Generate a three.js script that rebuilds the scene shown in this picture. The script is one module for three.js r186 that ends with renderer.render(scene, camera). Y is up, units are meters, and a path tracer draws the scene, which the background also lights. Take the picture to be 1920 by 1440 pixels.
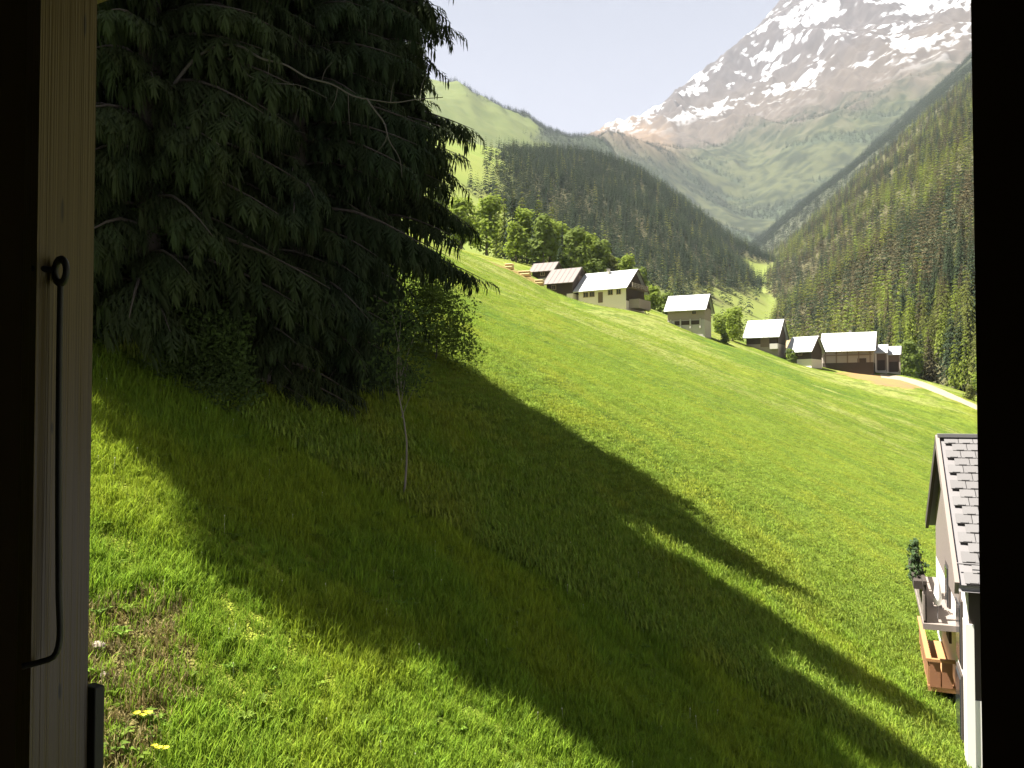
import * as THREE from 'three';
import { mergeGeometries } from 'three/addons/utils/BufferGeometryUtils.js';
import { RoundedBoxGeometry } from 'three/addons/geometries/RoundedBoxGeometry.js';

// ---------------------------------------------------------------- camera, sky, sun, exposure
const scene = new THREE.Scene();
const camera = new THREE.PerspectiveCamera(48.45, 4 / 3, 0.05, 12000);
camera.position.set(0, 0, 0);
camera.lookAt(0, Math.tan(1.6 * Math.PI / 180), -1);

const SUN_AZ = 1.5 * Math.PI / 180, SUN_EL = 64 * Math.PI / 180;      // from the left, high
const sunDir = new THREE.Vector3(-Math.cos(SUN_AZ) * Math.cos(SUN_EL), Math.sin(SUN_EL), -Math.sin(SUN_AZ) * Math.cos(SUN_EL));

function makeSky() {
  const W = 512, H = 256, data = new Float32Array(W * H * 4);
  for (let j = 0; j < H; j++) for (let i = 0; i < W; i++) {
    const el = ((j + 0.5) / H - 0.5) * Math.PI, az = ((i + 0.5) / W - 0.5) * 2 * Math.PI;
    const d = new THREE.Vector3(Math.cos(el) * Math.cos(az), Math.sin(el), Math.cos(el) * Math.sin(az));
    const e = Math.max(0, el) * 180 / Math.PI;
    const t = Math.exp(-Math.pow(e / 31, 2.4));                       // hazy horizon -> deeper zenith
    const c = Math.acos(THREE.MathUtils.clamp(d.dot(sunDir), -1, 1)) * 180 / Math.PI;
    const g = 0.12 * Math.exp(-c / 12);
    const o = (j * W + i) * 4;
    data[o] = 0.008 + 0.184 * t + g; data[o + 1] = 0.014 + 0.181 * t + g * 0.95; data[o + 2] = 0.034 + 0.188 * t + g * 0.85; data[o + 3] = 1;
  }
  const t = new THREE.DataTexture(data, W, H, THREE.RGBAFormat, THREE.FloatType);
  t.mapping = THREE.EquirectangularReflectionMapping; t.magFilter = THREE.LinearFilter; t.needsUpdate = true;
  return t;
}
scene.background = makeSky();
scene.environment = scene.background;

const sun = new THREE.DirectionalLight(new THREE.Color(1, 0.95, 0.86), 5);
sun.position.copy(sunDir).multiplyScalar(400); sun.target.position.set(20, 0, -90);
sun.position.add(sun.target.position);
sun.castShadow = true; sun.shadow.mapSize.set(4096, 4096);
Object.assign(sun.shadow.camera, { left: -220, right: 220, top: 220, bottom: -220, near: 1, far: 900 });
scene.add(sun, sun.target);

const renderer = new THREE.WebGLRenderer({ antialias: true });
renderer.setSize(1024, 768);
renderer.shadowMap.enabled = true;
renderer.toneMapping = THREE.LinearToneMapping;
renderer.toneMappingExposure = 4.45;

scene.fog = new THREE.FogExp2(new THREE.Color(0.80, 0.88, 1.0), 0.00005);

// ---------------------------------------------------------------- helpers
function rng(seed) { let a = seed >>> 0; return () => { a = (a + 0x6D2B79F5) | 0; let t = Math.imul(a ^ (a >>> 15), 1 | a); t = (t + Math.imul(t ^ (t >>> 7), 61 | t)) ^ t; return ((t ^ (t >>> 14)) >>> 0) / 4294967296; }; }
function hash(ix, iy, s) { let h = Math.imul(ix, 374761393) ^ Math.imul(iy, 668265263) ^ Math.imul(s + 1, 1274126177); h = Math.imul(h ^ (h >>> 13), 1274126177); return ((h ^ (h >>> 16)) >>> 0) / 4294967296; }
function vnoise(x, y, s = 0) {
  const ix = Math.floor(x), iy = Math.floor(y); let fx = x - ix, fy = y - iy;
  fx = fx * fx * (3 - 2 * fx); fy = fy * fy * (3 - 2 * fy);
  const a = hash(ix, iy, s), b = hash(ix + 1, iy, s), c = hash(ix, iy + 1, s), d = hash(ix + 1, iy + 1, s);
  return a + (b - a) * fx + (c - a) * fy + (a - b - c + d) * fx * fy;
}
function fbm(x, y, s = 0, n = 4) { let v = 0, a = 0.5, t = 0; for (let i = 0; i < n; i++) { v += a * vnoise(x, y, s + i * 17); t += a; x = x * 2.03 + 11.3; y = y * 2.03 - 7.1; a *= 0.5; } return v / t; }
function ridged(x, y, s = 0, n = 4) { let v = 0, a = 0.5, t = 0; for (let i = 0; i < n; i++) { v += a * (1 - Math.abs(2 * vnoise(x, y, s + i * 17) - 1)); t += a; x = x * 2.1 + 5.3; y = y * 2.1 - 3.1; a *= 0.5; } return v / t; }
const sstep = (a, b, x) => { const t = Math.min(1, Math.max(0, (x - a) / (b - a))); return t * t * (3 - 2 * t); };
const lerp = (a, b, t) => a + (b - a) * t;
const mix3 = (a, b, t) => [lerp(a[0], b[0], t), lerp(a[1], b[1], t), lerp(a[2], b[2], t)];
const toS = (v) => Math.round(255 * Math.min(1, Math.max(0, v <= 0.0031308 ? 12.92 * v : 1.055 * Math.pow(v, 1 / 2.4) - 0.055)));

function colourTexture(w, h, fn, repeat) {                             // fn(u, v) -> linear rgb
  const d = new Uint8Array(w * h * 4);
  for (let j = 0; j < h; j++) for (let i = 0; i < w; i++) { const c = fn((i + 0.5) / w, (j + 0.5) / h), o = (j * w + i) * 4; d[o] = toS(c[0]); d[o + 1] = toS(c[1]); d[o + 2] = toS(c[2]); d[o + 3] = 255; }
  const t = new THREE.DataTexture(d, w, h); t.colorSpace = THREE.SRGBColorSpace; t.magFilter = THREE.LinearFilter; t.wrapS = t.wrapT = repeat ? THREE.RepeatWrapping : THREE.ClampToEdgeWrapping; t.needsUpdate = true; return t;
}
function greyTexture(w, h, fn) {
  const d = new Uint8Array(w * h * 4);
  for (let j = 0; j < h; j++) for (let i = 0; i < w; i++) { const c = Math.round(255 * Math.min(1, Math.max(0, fn((i + 0.5) / w, (j + 0.5) / h)))), o = (j * w + i) * 4; d[o] = d[o + 1] = d[o + 2] = c; d[o + 3] = 255; }
  const t = new THREE.DataTexture(d, w, h); t.magFilter = THREE.LinearFilter; t.wrapS = t.wrapT = THREE.RepeatWrapping; t.needsUpdate = true; return t;
}
const lin = (r, g, b) => new THREE.Color().setRGB(r, g, b);
const std = (r, g, b, rough = 0.9, extra = {}) => new THREE.MeshStandardMaterial({ color: lin(r, g, b), roughness: rough, side: THREE.DoubleSide, ...extra });
const leafMat = (r, g, b, tr = 0.35, extra = {}) => new THREE.MeshPhysicalMaterial({ color: lin(r, g, b), roughness: 0.95, specularIntensity: 0.12, transmission: tr, thickness: 0, side: THREE.DoubleSide, ...extra });

const used = {};
function numbered(n) { const k = used[n] = (used[n] ?? -1) + 1; return k ? `${n}_${String(k).padStart(3, '0')}` : n; }
function shade(o) { o.traverse((m) => { if (m.isMesh) { m.castShadow = m.receiveShadow = true; } }); return o; }
function mesh(name, geo, mat, parent) { const m = new THREE.Mesh(geo, mat); m.name = name; m.castShadow = m.receiveShadow = true; if (parent) parent.add(m); return m; }
function thing(name, label, category, pos, turn = 0, group) {
  const o = new THREE.Group(); o.name = numbered(name); o.position.set(...pos); o.rotation.y = turn; o.userData = { label, category }; if (group) o.userData.group = group; scene.add(o); return o;
}
function struct(name, geo, mat) { const m = mesh(numbered(name), geo, mat); m.userData.kind = 'structure'; scene.add(m); return m; }
function stuff(o, name, label, category) { o.name = numbered(name); o.userData = { kind: 'stuff', label, category }; o.castShadow = o.receiveShadow = true; scene.add(o); return o; }
const box = (w, h, d, x = 0, y = 0, z = 0) => new THREE.BoxGeometry(w, h, d).translate(x, y, z);
function tube(pts, r0, r1 = r0, seg = 6, steps) {                      // tapered tube along points
  const curve = new THREE.CatmullRomCurve3(pts.map((p) => new THREE.Vector3(...p))), n = steps ?? Math.max(2, pts.length * 3);
  const g = new THREE.TubeGeometry(curve, n, 1, seg, false), p = g.attributes.position, v = new THREE.Vector3();
  for (let i = 0; i <= n; i++) { const c = curve.getPointAt(i / n), r = lerp(r0, r1, i / n); for (let k = 0; k <= seg; k++) { const q = i * (seg + 1) + k; v.fromBufferAttribute(p, q).sub(c).multiplyScalar(r).add(c); p.setXYZ(q, v.x, v.y, v.z); } }
  return g;
}
function soup(tris) {                                                  // flat array of xyz triples -> geometry
  const g = new THREE.BufferGeometry(); g.setAttribute('position', new THREE.Float32BufferAttribute(tris, 3)); g.computeVertexNormals(); return g;
}
// thin plate spline through [x, D, h] points (D = metres ahead of the window, -z)
function spline(pts, scale) {
  const n = pts.length, N = n + 3, A = [], U = (r2) => r2 > 1e-12 ? 0.5 * r2 * Math.log(r2) : 0;
  const P = pts.map((p) => [p[0] / scale, p[1] / scale]);
  for (let i = 0; i < N; i++) A.push(new Float64Array(N + 1));
  for (let i = 0; i < n; i++) {
    for (let j = 0; j < n; j++) A[i][j] = U((P[i][0] - P[j][0]) ** 2 + (P[i][1] - P[j][1]) ** 2);
    A[i][i] += 1e-5; A[i][n] = 1; A[i][n + 1] = P[i][0]; A[i][n + 2] = P[i][1]; A[i][N] = pts[i][2];
    A[n][i] = 1; A[n + 1][i] = P[i][0]; A[n + 2][i] = P[i][1];
  }
  for (let c = 0; c < N; c++) {
    let m = c; for (let r = c + 1; r < N; r++) if (Math.abs(A[r][c]) > Math.abs(A[m][c])) m = r;
    [A[c], A[m]] = [A[m], A[c]];
    for (let r = 0; r < N; r++) if (r !== c) { const f = A[r][c] / A[c][c]; if (f) for (let k = c; k <= N; k++) A[r][k] -= f * A[c][k]; }
  }
  const w = A.map((r, i) => r[N] / r[i]);
  return (x, d) => { x /= scale; d /= scale; let v = w[n] + w[n + 1] * x + w[n + 2] * d; for (let i = 0; i < n; i++) v += w[i] * U((x - P[i][0]) ** 2 + (d - P[i][1]) ** 2); return v; };
}
function graded(stops) {                                               // [[value, step], ...] -> list of grid lines
  const out = []; let v = stops[0][0];
  while (v < stops.at(-1)[0]) { out.push(v); let k = 0; while (k < stops.length - 2 && v >= stops[k + 1][0]) k++; const t = (v - stops[k][0]) / (stops[k + 1][0] - stops[k][0]); v += lerp(stops[k][1], stops[k + 1][1], t); }
  out.push(stops.at(-1)[0]); return out;
}
function sheet(xs, ds, height, colour, uvOf) {
  const nx = xs.length, nd = ds.length, pos = new Float32Array(nx * nd * 3), col = colour && new Float32Array(nx * nd * 3), uv = new Float32Array(nx * nd * 2), idx = [];
  for (let j = 0; j < nd; j++) for (let i = 0; i < nx; i++) {
    const k = j * nx + i, h = height(xs[i], ds[j]); pos[k * 3] = xs[i]; pos[k * 3 + 1] = h; pos[k * 3 + 2] = -ds[j];
    const q = uvOf ? uvOf(xs[i], ds[j]) : [xs[i], ds[j]]; uv[k * 2] = q[0]; uv[k * 2 + 1] = q[1];
    if (i < nx - 1 && j < nd - 1) idx.push(k, k + 1, k + nx, k + 1, k + nx + 1, k + nx);
  }
  const g = new THREE.BufferGeometry(); g.setAttribute('position', new THREE.BufferAttribute(pos, 3)); g.setAttribute('uv', new THREE.BufferAttribute(uv, 2)); g.setIndex(idx); g.computeVertexNormals();
  if (colour) { const nor = g.attributes.normal; for (let k = 0; k < nx * nd; k++) { const c = colour(pos[k * 3], -pos[k * 3 + 2], pos[k * 3 + 1], nor.getY(k)); col[k * 3] = c[0]; col[k * 3 + 1] = c[1]; col[k * 3 + 2] = c[2]; } g.setAttribute('color', new THREE.BufferAttribute(col, 3)); }
  return g;
}

// ---------------------------------------------------------------- meadow
const meadowPts = [];
for (const x of [-24, -12, -4, 4, 12, 22]) for (const d of [-14, 2, 14, 24]) meadowPts.push([x, d, -0.53 * x + 0.277 * d - 7.7]);
for (const p of [
  [-4, 31, 2.9], [6.6, 31, -2.6], [-1.5, 31, 1.7], [3.9, 31, -1.15], [12.4, 31, -5.7], [17, 31, -8], [-9.3, 31, 5.6],
  [-3, 60, 6.6], [-7, 60, 8.4], [-18, 60, 14.4], [6.2, 50, 1.5], [10, 80, 5.2], [15, 120, 11.4], [20, 50, -5], [32, 80, -3.6], [48, 120, 0.2], [62, 155, 3.9], [27, 50, -8.2], [43, 80, -8], [65, 120, -5.4], [84, 155, 0],
  [-5, 100, 15], [-7.5, 150, 26.4], [-12, 100, 17.5], [-18, 150, 31], [-30, 100, 28], [-45, 150, 45], [-55, 60, 32], [-2.8, 150, 24.6], [3.75, 150, 21], [8.4, 150, 18.2], [13, 150, 17.2], [18.75, 150, 16.3], [27, 150, 13.6],
  [11.2, 176, 21.4], [20.4, 172, 19.9], [8.6, 172, 22.6], [15, 168, 20.4], [25.5, 168, 18.9], [14, 179, 21.6], [26.5, 177, 19.7], [34.5, 165, 15], [54, 180, 11.8], [61.4, 178, 8.8], [72.5, 182, 7.8], [82, 182, 7.2], [67, 200, 11.5], [7.5, 187, 28.0], [0, 165, 26.6], [4.4, 176, 26.6],
  [-8, 180, 31.5], [-10, 230, 41], [10, 230, 37], [20, 230, 33], [30, 230, 29], [42, 230, 22], [60, 230, 15], [96, 230, 4], [130, 230, 4], [108, 165, -5], [90, 130, -12], [60, 80, -16], [40, 31, -19], [-10, 320, 40], [60, 320, 5], [140, 320, 10], [-70, 230, 62], [-70, 320, 75],
]) meadowPts.push(p);
const meadowBase = spline(meadowPts, 60);
function ground(x, d) {
  const near = 1 - sstep(20, 70, d);
  return meadowBase(x, d) + near * (0.16 * (fbm(x * 0.55, d * 0.55, 3, 3) - 0.5) + 0.07 * (fbm(x * 2.2, d * 2.2, 9, 2) - 0.5)) + (1 - near) * 0.5 * (fbm(x * 0.09, d * 0.09, 5, 3) - 0.5);
}
// dirt road polyline (x, D) beside the village
const roadLine = [[76.5, 177], [81, 175], [82.5, 170], [83, 163], [86, 154], [92, 146], [104, 138]];
function distRoad(x, d) { let m = 1e9; for (let i = 0; i < roadLine.length - 1; i++) { const [ax, ay] = roadLine[i], [bx, by] = roadLine[i + 1], t = Math.min(1, Math.max(0, ((x - ax) * (bx - ax) + (d - ay) * (by - ay)) / ((bx - ax) ** 2 + (by - ay) ** 2))); m = Math.min(m, Math.hypot(x - ax - t * (bx - ax), d - ay - t * (by - ay))); } return m; }
const G_BASE = [0.140, 0.190, 0.024], G_YEL = [0.205, 0.225, 0.032], G_DEEP = [0.082, 0.138, 0.020], G_PALE = [0.225, 0.245, 0.07], EARTH = [0.30, 0.17, 0.095], DRY = [0.29, 0.215, 0.08];
function meadowColour(x, d) {
  const n1 = fbm(x * 0.045, d * 0.045, 21, 4), n2 = fbm(x * 0.35, d * 0.35, 31, 3), n3 = vnoise(x * 3.1, d * 3.1, 41), n4 = vnoise(x * 8.3, d * 8.3, 43);
  let c = mix3(G_DEEP, G_BASE, sstep(0.3, 0.6, n1 * 0.6 + n2 * 0.4));
  c = mix3(c, G_YEL, 0.75 * sstep(0.5, 0.72, fbm(x * 0.07 + 5, d * 0.05, 51, 4)));
  // pale flowering bands that follow the contour below the village
  const band = fbm(x * 0.05 + d * 0.012, d * 0.16 + x * 0.05, 61, 4), far = sstep(60, 110, d);
  c = mix3(c, G_PALE, far * 0.95 * sstep(0.46, 0.62, band * 0.6 + 0.4 * fbm(x * 0.22, d * 0.3, 63, 4)));
  c = mix3(c, [0.075, 0.12, 0.02], 0.6 * sstep(0.54, 0.70, fbm(x * 0.5, d * 0.6, 65, 4)));
  const swath = vnoise((d * 0.93 + x * 0.36) * 0.55, x * 0.03, 71); c = mix3(c, G_YEL, 0.18 * sstep(0.55, 0.9, swath));
  const n5 = fbm(x * 1.1, d * 1.1, 45, 2), k = 0.42 + 0.30 * n3 + 0.34 * n4 + 0.5 * n5; c = [c[0] * k, c[1] * k, c[2] * k];
  // bare earth bank under the big barn, dry bank beside the shed
  const e1 = Math.hypot((x - 74.5) / 9.5, (d - 170.5) / 8.5) + 0.9 * (fbm(x * 0.5, d * 0.5, 81, 3) - 0.5);
  c = mix3(c, mix3(EARTH, DRY, n2), sstep(1.05, 0.75, e1));
  const e2 = Math.hypot((x - 1.0) / 7.5, (d - 172) / 13) + 1.1 * (fbm(x * 0.4, d * 0.4, 83, 3) - 0.5);
  c = mix3(c, mix3(DRY, EARTH, n2 * 0.6), 0.9 * sstep(1.05, 0.7, e2));
  // weedy brown patch close to the window
  const e3 = Math.hypot((x + 4.5) / 1.25, (d - 9.2) / 2.1) + 1.2 * (fbm(x * 1.4, d * 1.4, 85, 3) - 0.5);
  c = mix3(c, [0.13, 0.095, 0.045], 0.8 * sstep(1.1, 0.6, e3));
  return c;
}
const MX0 = -60, MW = 180, MD0 = -10, MD = 250;
const meadowMap = colourTexture(2048, 2048, (u, v) => meadowColour(MX0 + u * MW, MD0 + v * MD));
const grassBump = greyTexture(512, 512, (u, v) => 0.5 * fbm(u * 64, v * 64, 5, 3) + 0.5 * vnoise(u * 160, v * 160, 7));
grassBump.repeat.set(60, 80);
const meadowMat = new THREE.MeshPhysicalMaterial({ map: meadowMap, roughness: 1, specularIntensity: 0.12, bumpMap: grassBump, bumpScale: 0.10, side: THREE.DoubleSide });
const mxs = graded([[-95, 4], [-16, 0.5], [-8, 0.33], [14, 0.33], [26, 0.6], [180, 3.5]]), mds = graded([[-40, 3], [2, 0.5], [8, 0.33], [34, 0.33], [60, 1], [330, 3]]);
struct('meadow', sheet(mxs, mds, ground, null, (x, d) => [(x - MX0) / MW, (d - MD0) / MD]), meadowMat);

// dirt road laid on the ground
{
  const pts = new THREE.CatmullRomCurve3(roadLine.map(([x, d]) => new THREE.Vector3(x, 0, -d))).getSpacedPoints(60), pos = [], idx = [], uv = [];
  pts.forEach((p, i) => {
    const a = pts[Math.max(0, i - 1)], b = pts[Math.min(60, i + 1)], t = new THREE.Vector3().subVectors(b, a).normalize(), w = 2.3 + 1.2 * sstep(22, 4, i);
    for (let k = 0; k <= 4; k++) { const s = (k / 2 - 1) * (w + 0.35 * (vnoise(i * 0.7, k, 5) - 0.5)), x = p.x - t.z * s, z = p.z + t.x * s; pos.push(x, ground(x, -z) + 0.06 - 0.05 * Math.abs(k - 2) / 2, z); uv.push(i * 0.6, k * 0.8); if (i < 60 && k < 4) { const q = i * 5 + k; idx.push(q, q + 1, q + 5, q + 1, q + 6, q + 5); } }
  });
  const g = new THREE.BufferGeometry(); g.setAttribute('position', new THREE.Float32BufferAttribute(pos, 3)); g.setAttribute('uv', new THREE.Float32BufferAttribute(uv, 2)); g.setIndex(idx); g.computeVertexNormals();
  const map = colourTexture(256, 256, (u, v) => { const n = fbm(u * 20, v * 20, 3, 4), m = vnoise(u * 90, v * 90, 8); return mix3([0.24, 0.18, 0.115], [0.35, 0.285, 0.20], n * 0.7 + m * 0.3); }, true); map.repeat.set(0.2, 0.2);
  struct('dirt_road', g, new THREE.MeshStandardMaterial({ map, roughness: 1, side: THREE.DoubleSide }));
}

// ---------------------------------------------------------------- valley sides behind the village
const valleyBase = spline([
  [-300, 200, 70], [-300, 600, 230], [-300, 1200, 430], [-300, 1500, 470], [-120, 250, 45], [-120, 600, 190], [-120, 1200, 375], [-120, 1500, 390],
  [0, 200, 18], [0, 300, 30], [0, 400, 62], [0, 700, 185], [0, 1000, 300], [0, 1200, 345], [0, 1400, 330], [0, 1550, 300],
  [75, 250, 4], [75, 400, 42], [75, 700, 150], [75, 1000, 285], [75, 1200, 352], [75, 1400, 325],
  [210, 800, 130], [210, 1000, 228], [210, 1200, 306], [210, 1400, 285], [210, 1550, 270], [270, 1200, 262], [323, 1000, 155], [326, 1200, 216], [330, 1550, 245],
  [60, 200, -6], [110, 300, -9], [150, 500, 35], [240, 800, 101], [300, 1000, 145], [395, 1300, 205], [440, 1550, 245], [700, 400, 30], [900, 1000, 160], [900, 1550, 260],
], 500);
const flank = (x, d) => 0.88 * x - 0.03 * d - 85 + 26 * (fbm(x * 0.006, d * 0.006, 91, 3) - 0.5) + 5 * (fbm(x * 0.03, d * 0.03, 93, 2) - 0.5);
function valley(x, d) { return Math.max(valleyBase(x, d) + 14 * (fbm(x * 0.008, d * 0.008, 95, 3) - 0.5), d < 1420 ? flank(x, d) : flank(x, d) - (d - 1420) * 0.9); }
const isFlank = (x, d) => flank(x, d) > valleyBase(x, d) - 2;
const FLOOR = [0.060, 0.066, 0.030], LAWN = [0.12, 0.165, 0.032];
// where wood grows on the left-hand side of the valley
function spurWood(x, d) {
  const h = valleyBase(x, d); const n = fbm(x * 0.02, d * 0.02, 97, 3);
  return sstep(-45, 5, x - 0.02 * d + 60 * (n - 0.5)) * sstep(420, 620, d + 100 * (n - 0.5)) * sstep(0.20, 0.30, (h - 0.22 * d + 90) / 130 + 0.3 * (n - 0.5));
}
{
  const xs = graded([[-420, 14], [-20, 7], [420, 7], [980, 14]]), ds = graded([[30, 12], [190, 5], [420, 7], [900, 10], [1620, 14]]);
  const g = sheet(xs, ds, (x, d) => d < 190 ? (x > 90 ? Math.max(-60, flank(x, d)) : lerp(-60, valley(x, 190) - 6, sstep(150, 190, d))) : valley(x, d) - (d < 300 ? 6 * sstep(300, 200, d) : 0), (x, d) => {
    const n = fbm(x * 0.03, d * 0.03, 99, 3), f = d < 190 ? 1 : isFlank(x, d) ? sstep(0, 14, flank(x, d) - valleyBase(x, d)) : spurWood(x, d);
    const lawn = mix3(LAWN, [0.17, 0.19, 0.05], n); return mix3(lawn, mix3(FLOOR, [0.10, 0.085, 0.045], n), f);
  });
  struct('valley_hillside', g, new THREE.MeshPhysicalMaterial({ vertexColors: true, roughness: 1, specularIntensity: 0.15, side: THREE.DoubleSide }));
}

{ // the two sides of the valley go on past the edges of the window
  const wc = (x, d) => mix3(FLOOR, [0.10, 0.085, 0.045], fbm(x * 0.03, d * 0.03, 99, 3)), vm = new THREE.MeshPhysicalMaterial({ vertexColors: true, roughness: 1, specularIntensity: 0.15, side: THREE.DoubleSide });
  struct('valley_side', sheet(graded([[90, 12], [900, 24]]), graded([[-900, 24], [60, 14]]), (x, d) => { const h = flank(x, d); return Math.max(-60, h < 150 ? h : 150 + 90 * (1 - Math.exp(-(h - 150) / 90))); }, wc), vm);
  struct('valley_side', sheet(graded([[-760, 24], [-92, 12]]), graded([[-900, 24], [340, 14]]), (x, d) => 0.52 * (-x - 92) + 14 + 26 * (fbm(x * 0.01, d * 0.01, 98, 3) - 0.5) + 0.16 * Math.max(0, d), wc), vm);
}

// ---------------------------------------------------------------- far mountains
const farBase = spline([
  [-700, 1500, 520], [-700, 2800, 1250], [-300, 1600, 430], [-300, 2200, 700], [-300, 2800, 1085], [-300, 3300, 1050],
  [-123, 1600, 350], [-123, 2200, 640], [-123, 2800, 1012], [-123, 3300, 950], [60, 1600, 300], [60, 2200, 600], [40, 2800, 950], [175, 1700, 300], [190, 2200, 560], [175, 2800, 886], [175, 3300, 850],
  [315, 2800, 856], [300, 2200, 470], [420, 2800, 740], [430, 1600, 262], [560, 2000, 335], [590, 2400, 430], [700, 2700, 520], [600, 2700, 590],
  [430, 3400, 1075], [562, 5000, 1600], [380, 5000, 1500], [1062, 5000, 1885], [1375, 5000, 2180], [1625, 5000, 2400], [2500, 5000, 3050], [3250, 5000, 3150],
  [700, 3300, 860], [900, 3300, 820], [1100, 3300, 980], [1500, 3300, 1150], [800, 4200, 1330], [1200, 4200, 1520], [1600, 4200, 1840], [2200, 4200, 2150], [1800, 3300, 1350], [2600, 3300, 1700],
  [1100, 2600, 620], [1600, 2600, 800], [2400, 2600, 1100], [900, 1500, 330], [1800, 1500, 700], [562, 5600, 1300], [1625, 5600, 2100], [3250, 5600, 2900], [0, 5600, 900],
], 1500);
// the next wooded shoulder on the right, beyond the near one
const shoulder = (x, d) => 0.88 * x - 0.012 * d - 128 + 60 * (fbm(x * 0.003, d * 0.003, 103, 3) - 0.5);
function farHeight(x, d) {
  const hi = sstep(600, 1700, farBase(x, d));
  const gully = ridged((x * 0.94 + d * 0.2) * 0.0042, d * 0.0016, 105, 5) - 0.55;
  const base = farBase(x, d) + (40 + 170 * hi) * gully * sstep(1900, 2900, d) * (d > 4800 ? 0.55 : 1) + 30 * (ridged(x * 0.011, d * 0.008, 107, 4) - 0.5) * (0.35 + 0.65 * hi) * sstep(1700, 2300, d);
  return Math.max(base, d < 2500 ? shoulder(x, d) : shoulder(x, d) - (d - 2500) * 0.9);
}
const isShoulder = (x, d) => d < 2560 && shoulder(x, d) > farBase(x, d);
function farWood(x, d) {                                               // where trees stand on the far slopes
  const h = farBase(x, d), n = fbm(x * 0.006, d * 0.004, 109, 4);
  if (isShoulder(x, d)) return 0.95;
  if (x < 330 && d < 3000) return sstep(0.02, 0.08, (d - 2560) / 2500 + 0.5 * (n - 0.5) + 0.0005 * (x - 60)) * 0.9;
  const streak = fbm((x * 0.75 + d * 0.66) * 0.012, (d * 0.75 - x * 0.66) * 0.0024, 111, 4);
  return sstep(0.47, 0.60, streak) * sstep(1350, 1000, h) * 0.9;
}
{
  const xs = graded([[-760, 22], [-100, 9], [2300, 9], [3700, 30]]), ds = graded([[1500, 14], [2200, 10], [5050, 9.5], [5700, 40]]);
  const g = sheet(xs, ds, farHeight, (x, d, h, ny) => {
    const n = fbm(x * 0.010, d * 0.010, 113, 4), n2 = fbm(x * 0.045, d * 0.045, 115, 3);
    if (isShoulder(x, d)) return mix3([0.055, 0.065, 0.04], [0.08, 0.08, 0.05], n2);
    let c = mix3([0.024, 0.031, 0.017], [0.064, 0.071, 0.034], sstep(0.34, 0.66, n * 0.4 + n2 * 0.6));
    c = mix3(c, [0.045, 0.06, 0.035], farWood(x, d) * 0.8);
    if (x < 330 && d < 3200) return mix3(c, mix3([0.08, 0.105, 0.03], [0.12, 0.14, 0.042], n2), 0.85 * (1 - farWood(x, d)));
    const alt = h + 330 * (n - 0.5) + 160 * (n2 - 0.5) - 0.10 * (x - 900);
    c = mix3(c, mix3([0.058, 0.047, 0.041], [0.105, 0.085, 0.071], n2), sstep(1050, 1350, alt) * 0.92);
    c = mix3(c, mix3([0.18, 0.125, 0.08], [0.115, 0.085, 0.06], n2), sstep(260, 110, Math.abs(x - 560 - 0.05 * (d - 4000)) + 200 * (n - 0.5)) * sstep(900, 1200, h) * 0.9);
    c = mix3(c, mix3([0.046, 0.041, 0.041], [0.092, 0.080, 0.077], n2), sstep(1400, 1800, alt));
    const drift = fbm((x + 0.5 * h) * 0.0075, (h * 0.75 - 0.30 * x) * 0.013, 117, 4) + 0.45 * (n2 - 0.5) + 0.30 * (vnoise(x * 0.075, d * 0.075, 119) - 0.5) + 0.45 * (ny - 0.72);
    c = mix3(c, [0.52, 0.53, 0.55], sstep(0.535, 0.60, drift + 0.13 * sstep(1500, 2300, h)  - 0.06) * sstep(1330, 1680, h));
    return c;
  });
  struct('mountain', g, new THREE.MeshPhysicalMaterial({ vertexColors: true, roughness: 1, specularIntensity: 0.15, side: THREE.DoubleSide }));
}

// ---------------------------------------------------------------- tree building blocks
const UPV = new THREE.Vector3(0, 1, 0);
// conifer crown of drooping jagged fronds, height 1 unit = 1 m
function coniferCrown(H, R, whorls, per, cuts, seed, low = 0.06, ragged = 0.3) {
  const r = rng(seed), t = [];
  for (let w = 0; w < whorls; w++) {
    const f = (w + r() * 0.7) / whorls, y = H * (low + (1 - low) * f), len0 = R * Math.pow(1 - f, 0.8) * (0.55 + 0.45 * sstep(0, 0.12, f)) + 0.15;
    for (let k = 0; k < per; k++) {
      const a = (k + r() * 0.9) / per * Math.PI * 2 + w * 2.4, len = len0 * (1 - ragged + 2 * ragged * r()), ca = Math.cos(a), sa = Math.sin(a), droop = 0.28 + 0.3 * r() + 0.25 * (1 - f);
      const hw = len * (0.16 + 0.1 * r()) + 0.08; let px = 0, py = y + 0.1 * len, pw = 0.05;
      for (let s = 1; s <= cuts; s++) {
        const q = s / cuts, x = len * q, yy = y + 0.1 * len - droop * len * q * q - 0.12 * len * q, wdt = s === cuts ? 0.02 : hw * (1 - 0.5 * q) * (0.7 + 0.6 * r()), sag = wdt * (0.5 + 0.5 * r());
        const P = (rad, side, h) => [ca * rad - sa * side, h, sa * rad + ca * side];
        const jx = x - len / cuts * 0.35;
        t.push(...P(px, 0, py), ...P(jx, wdt, yy - sag), ...P(x, 0, yy)); t.push(...P(px, 0, py), ...P(x, 0, yy), ...P(jx, -wdt, yy - sag));
        px = x; py = yy; pw = wdt;
      }
    }
  }
  return soup(t);
}
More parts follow.
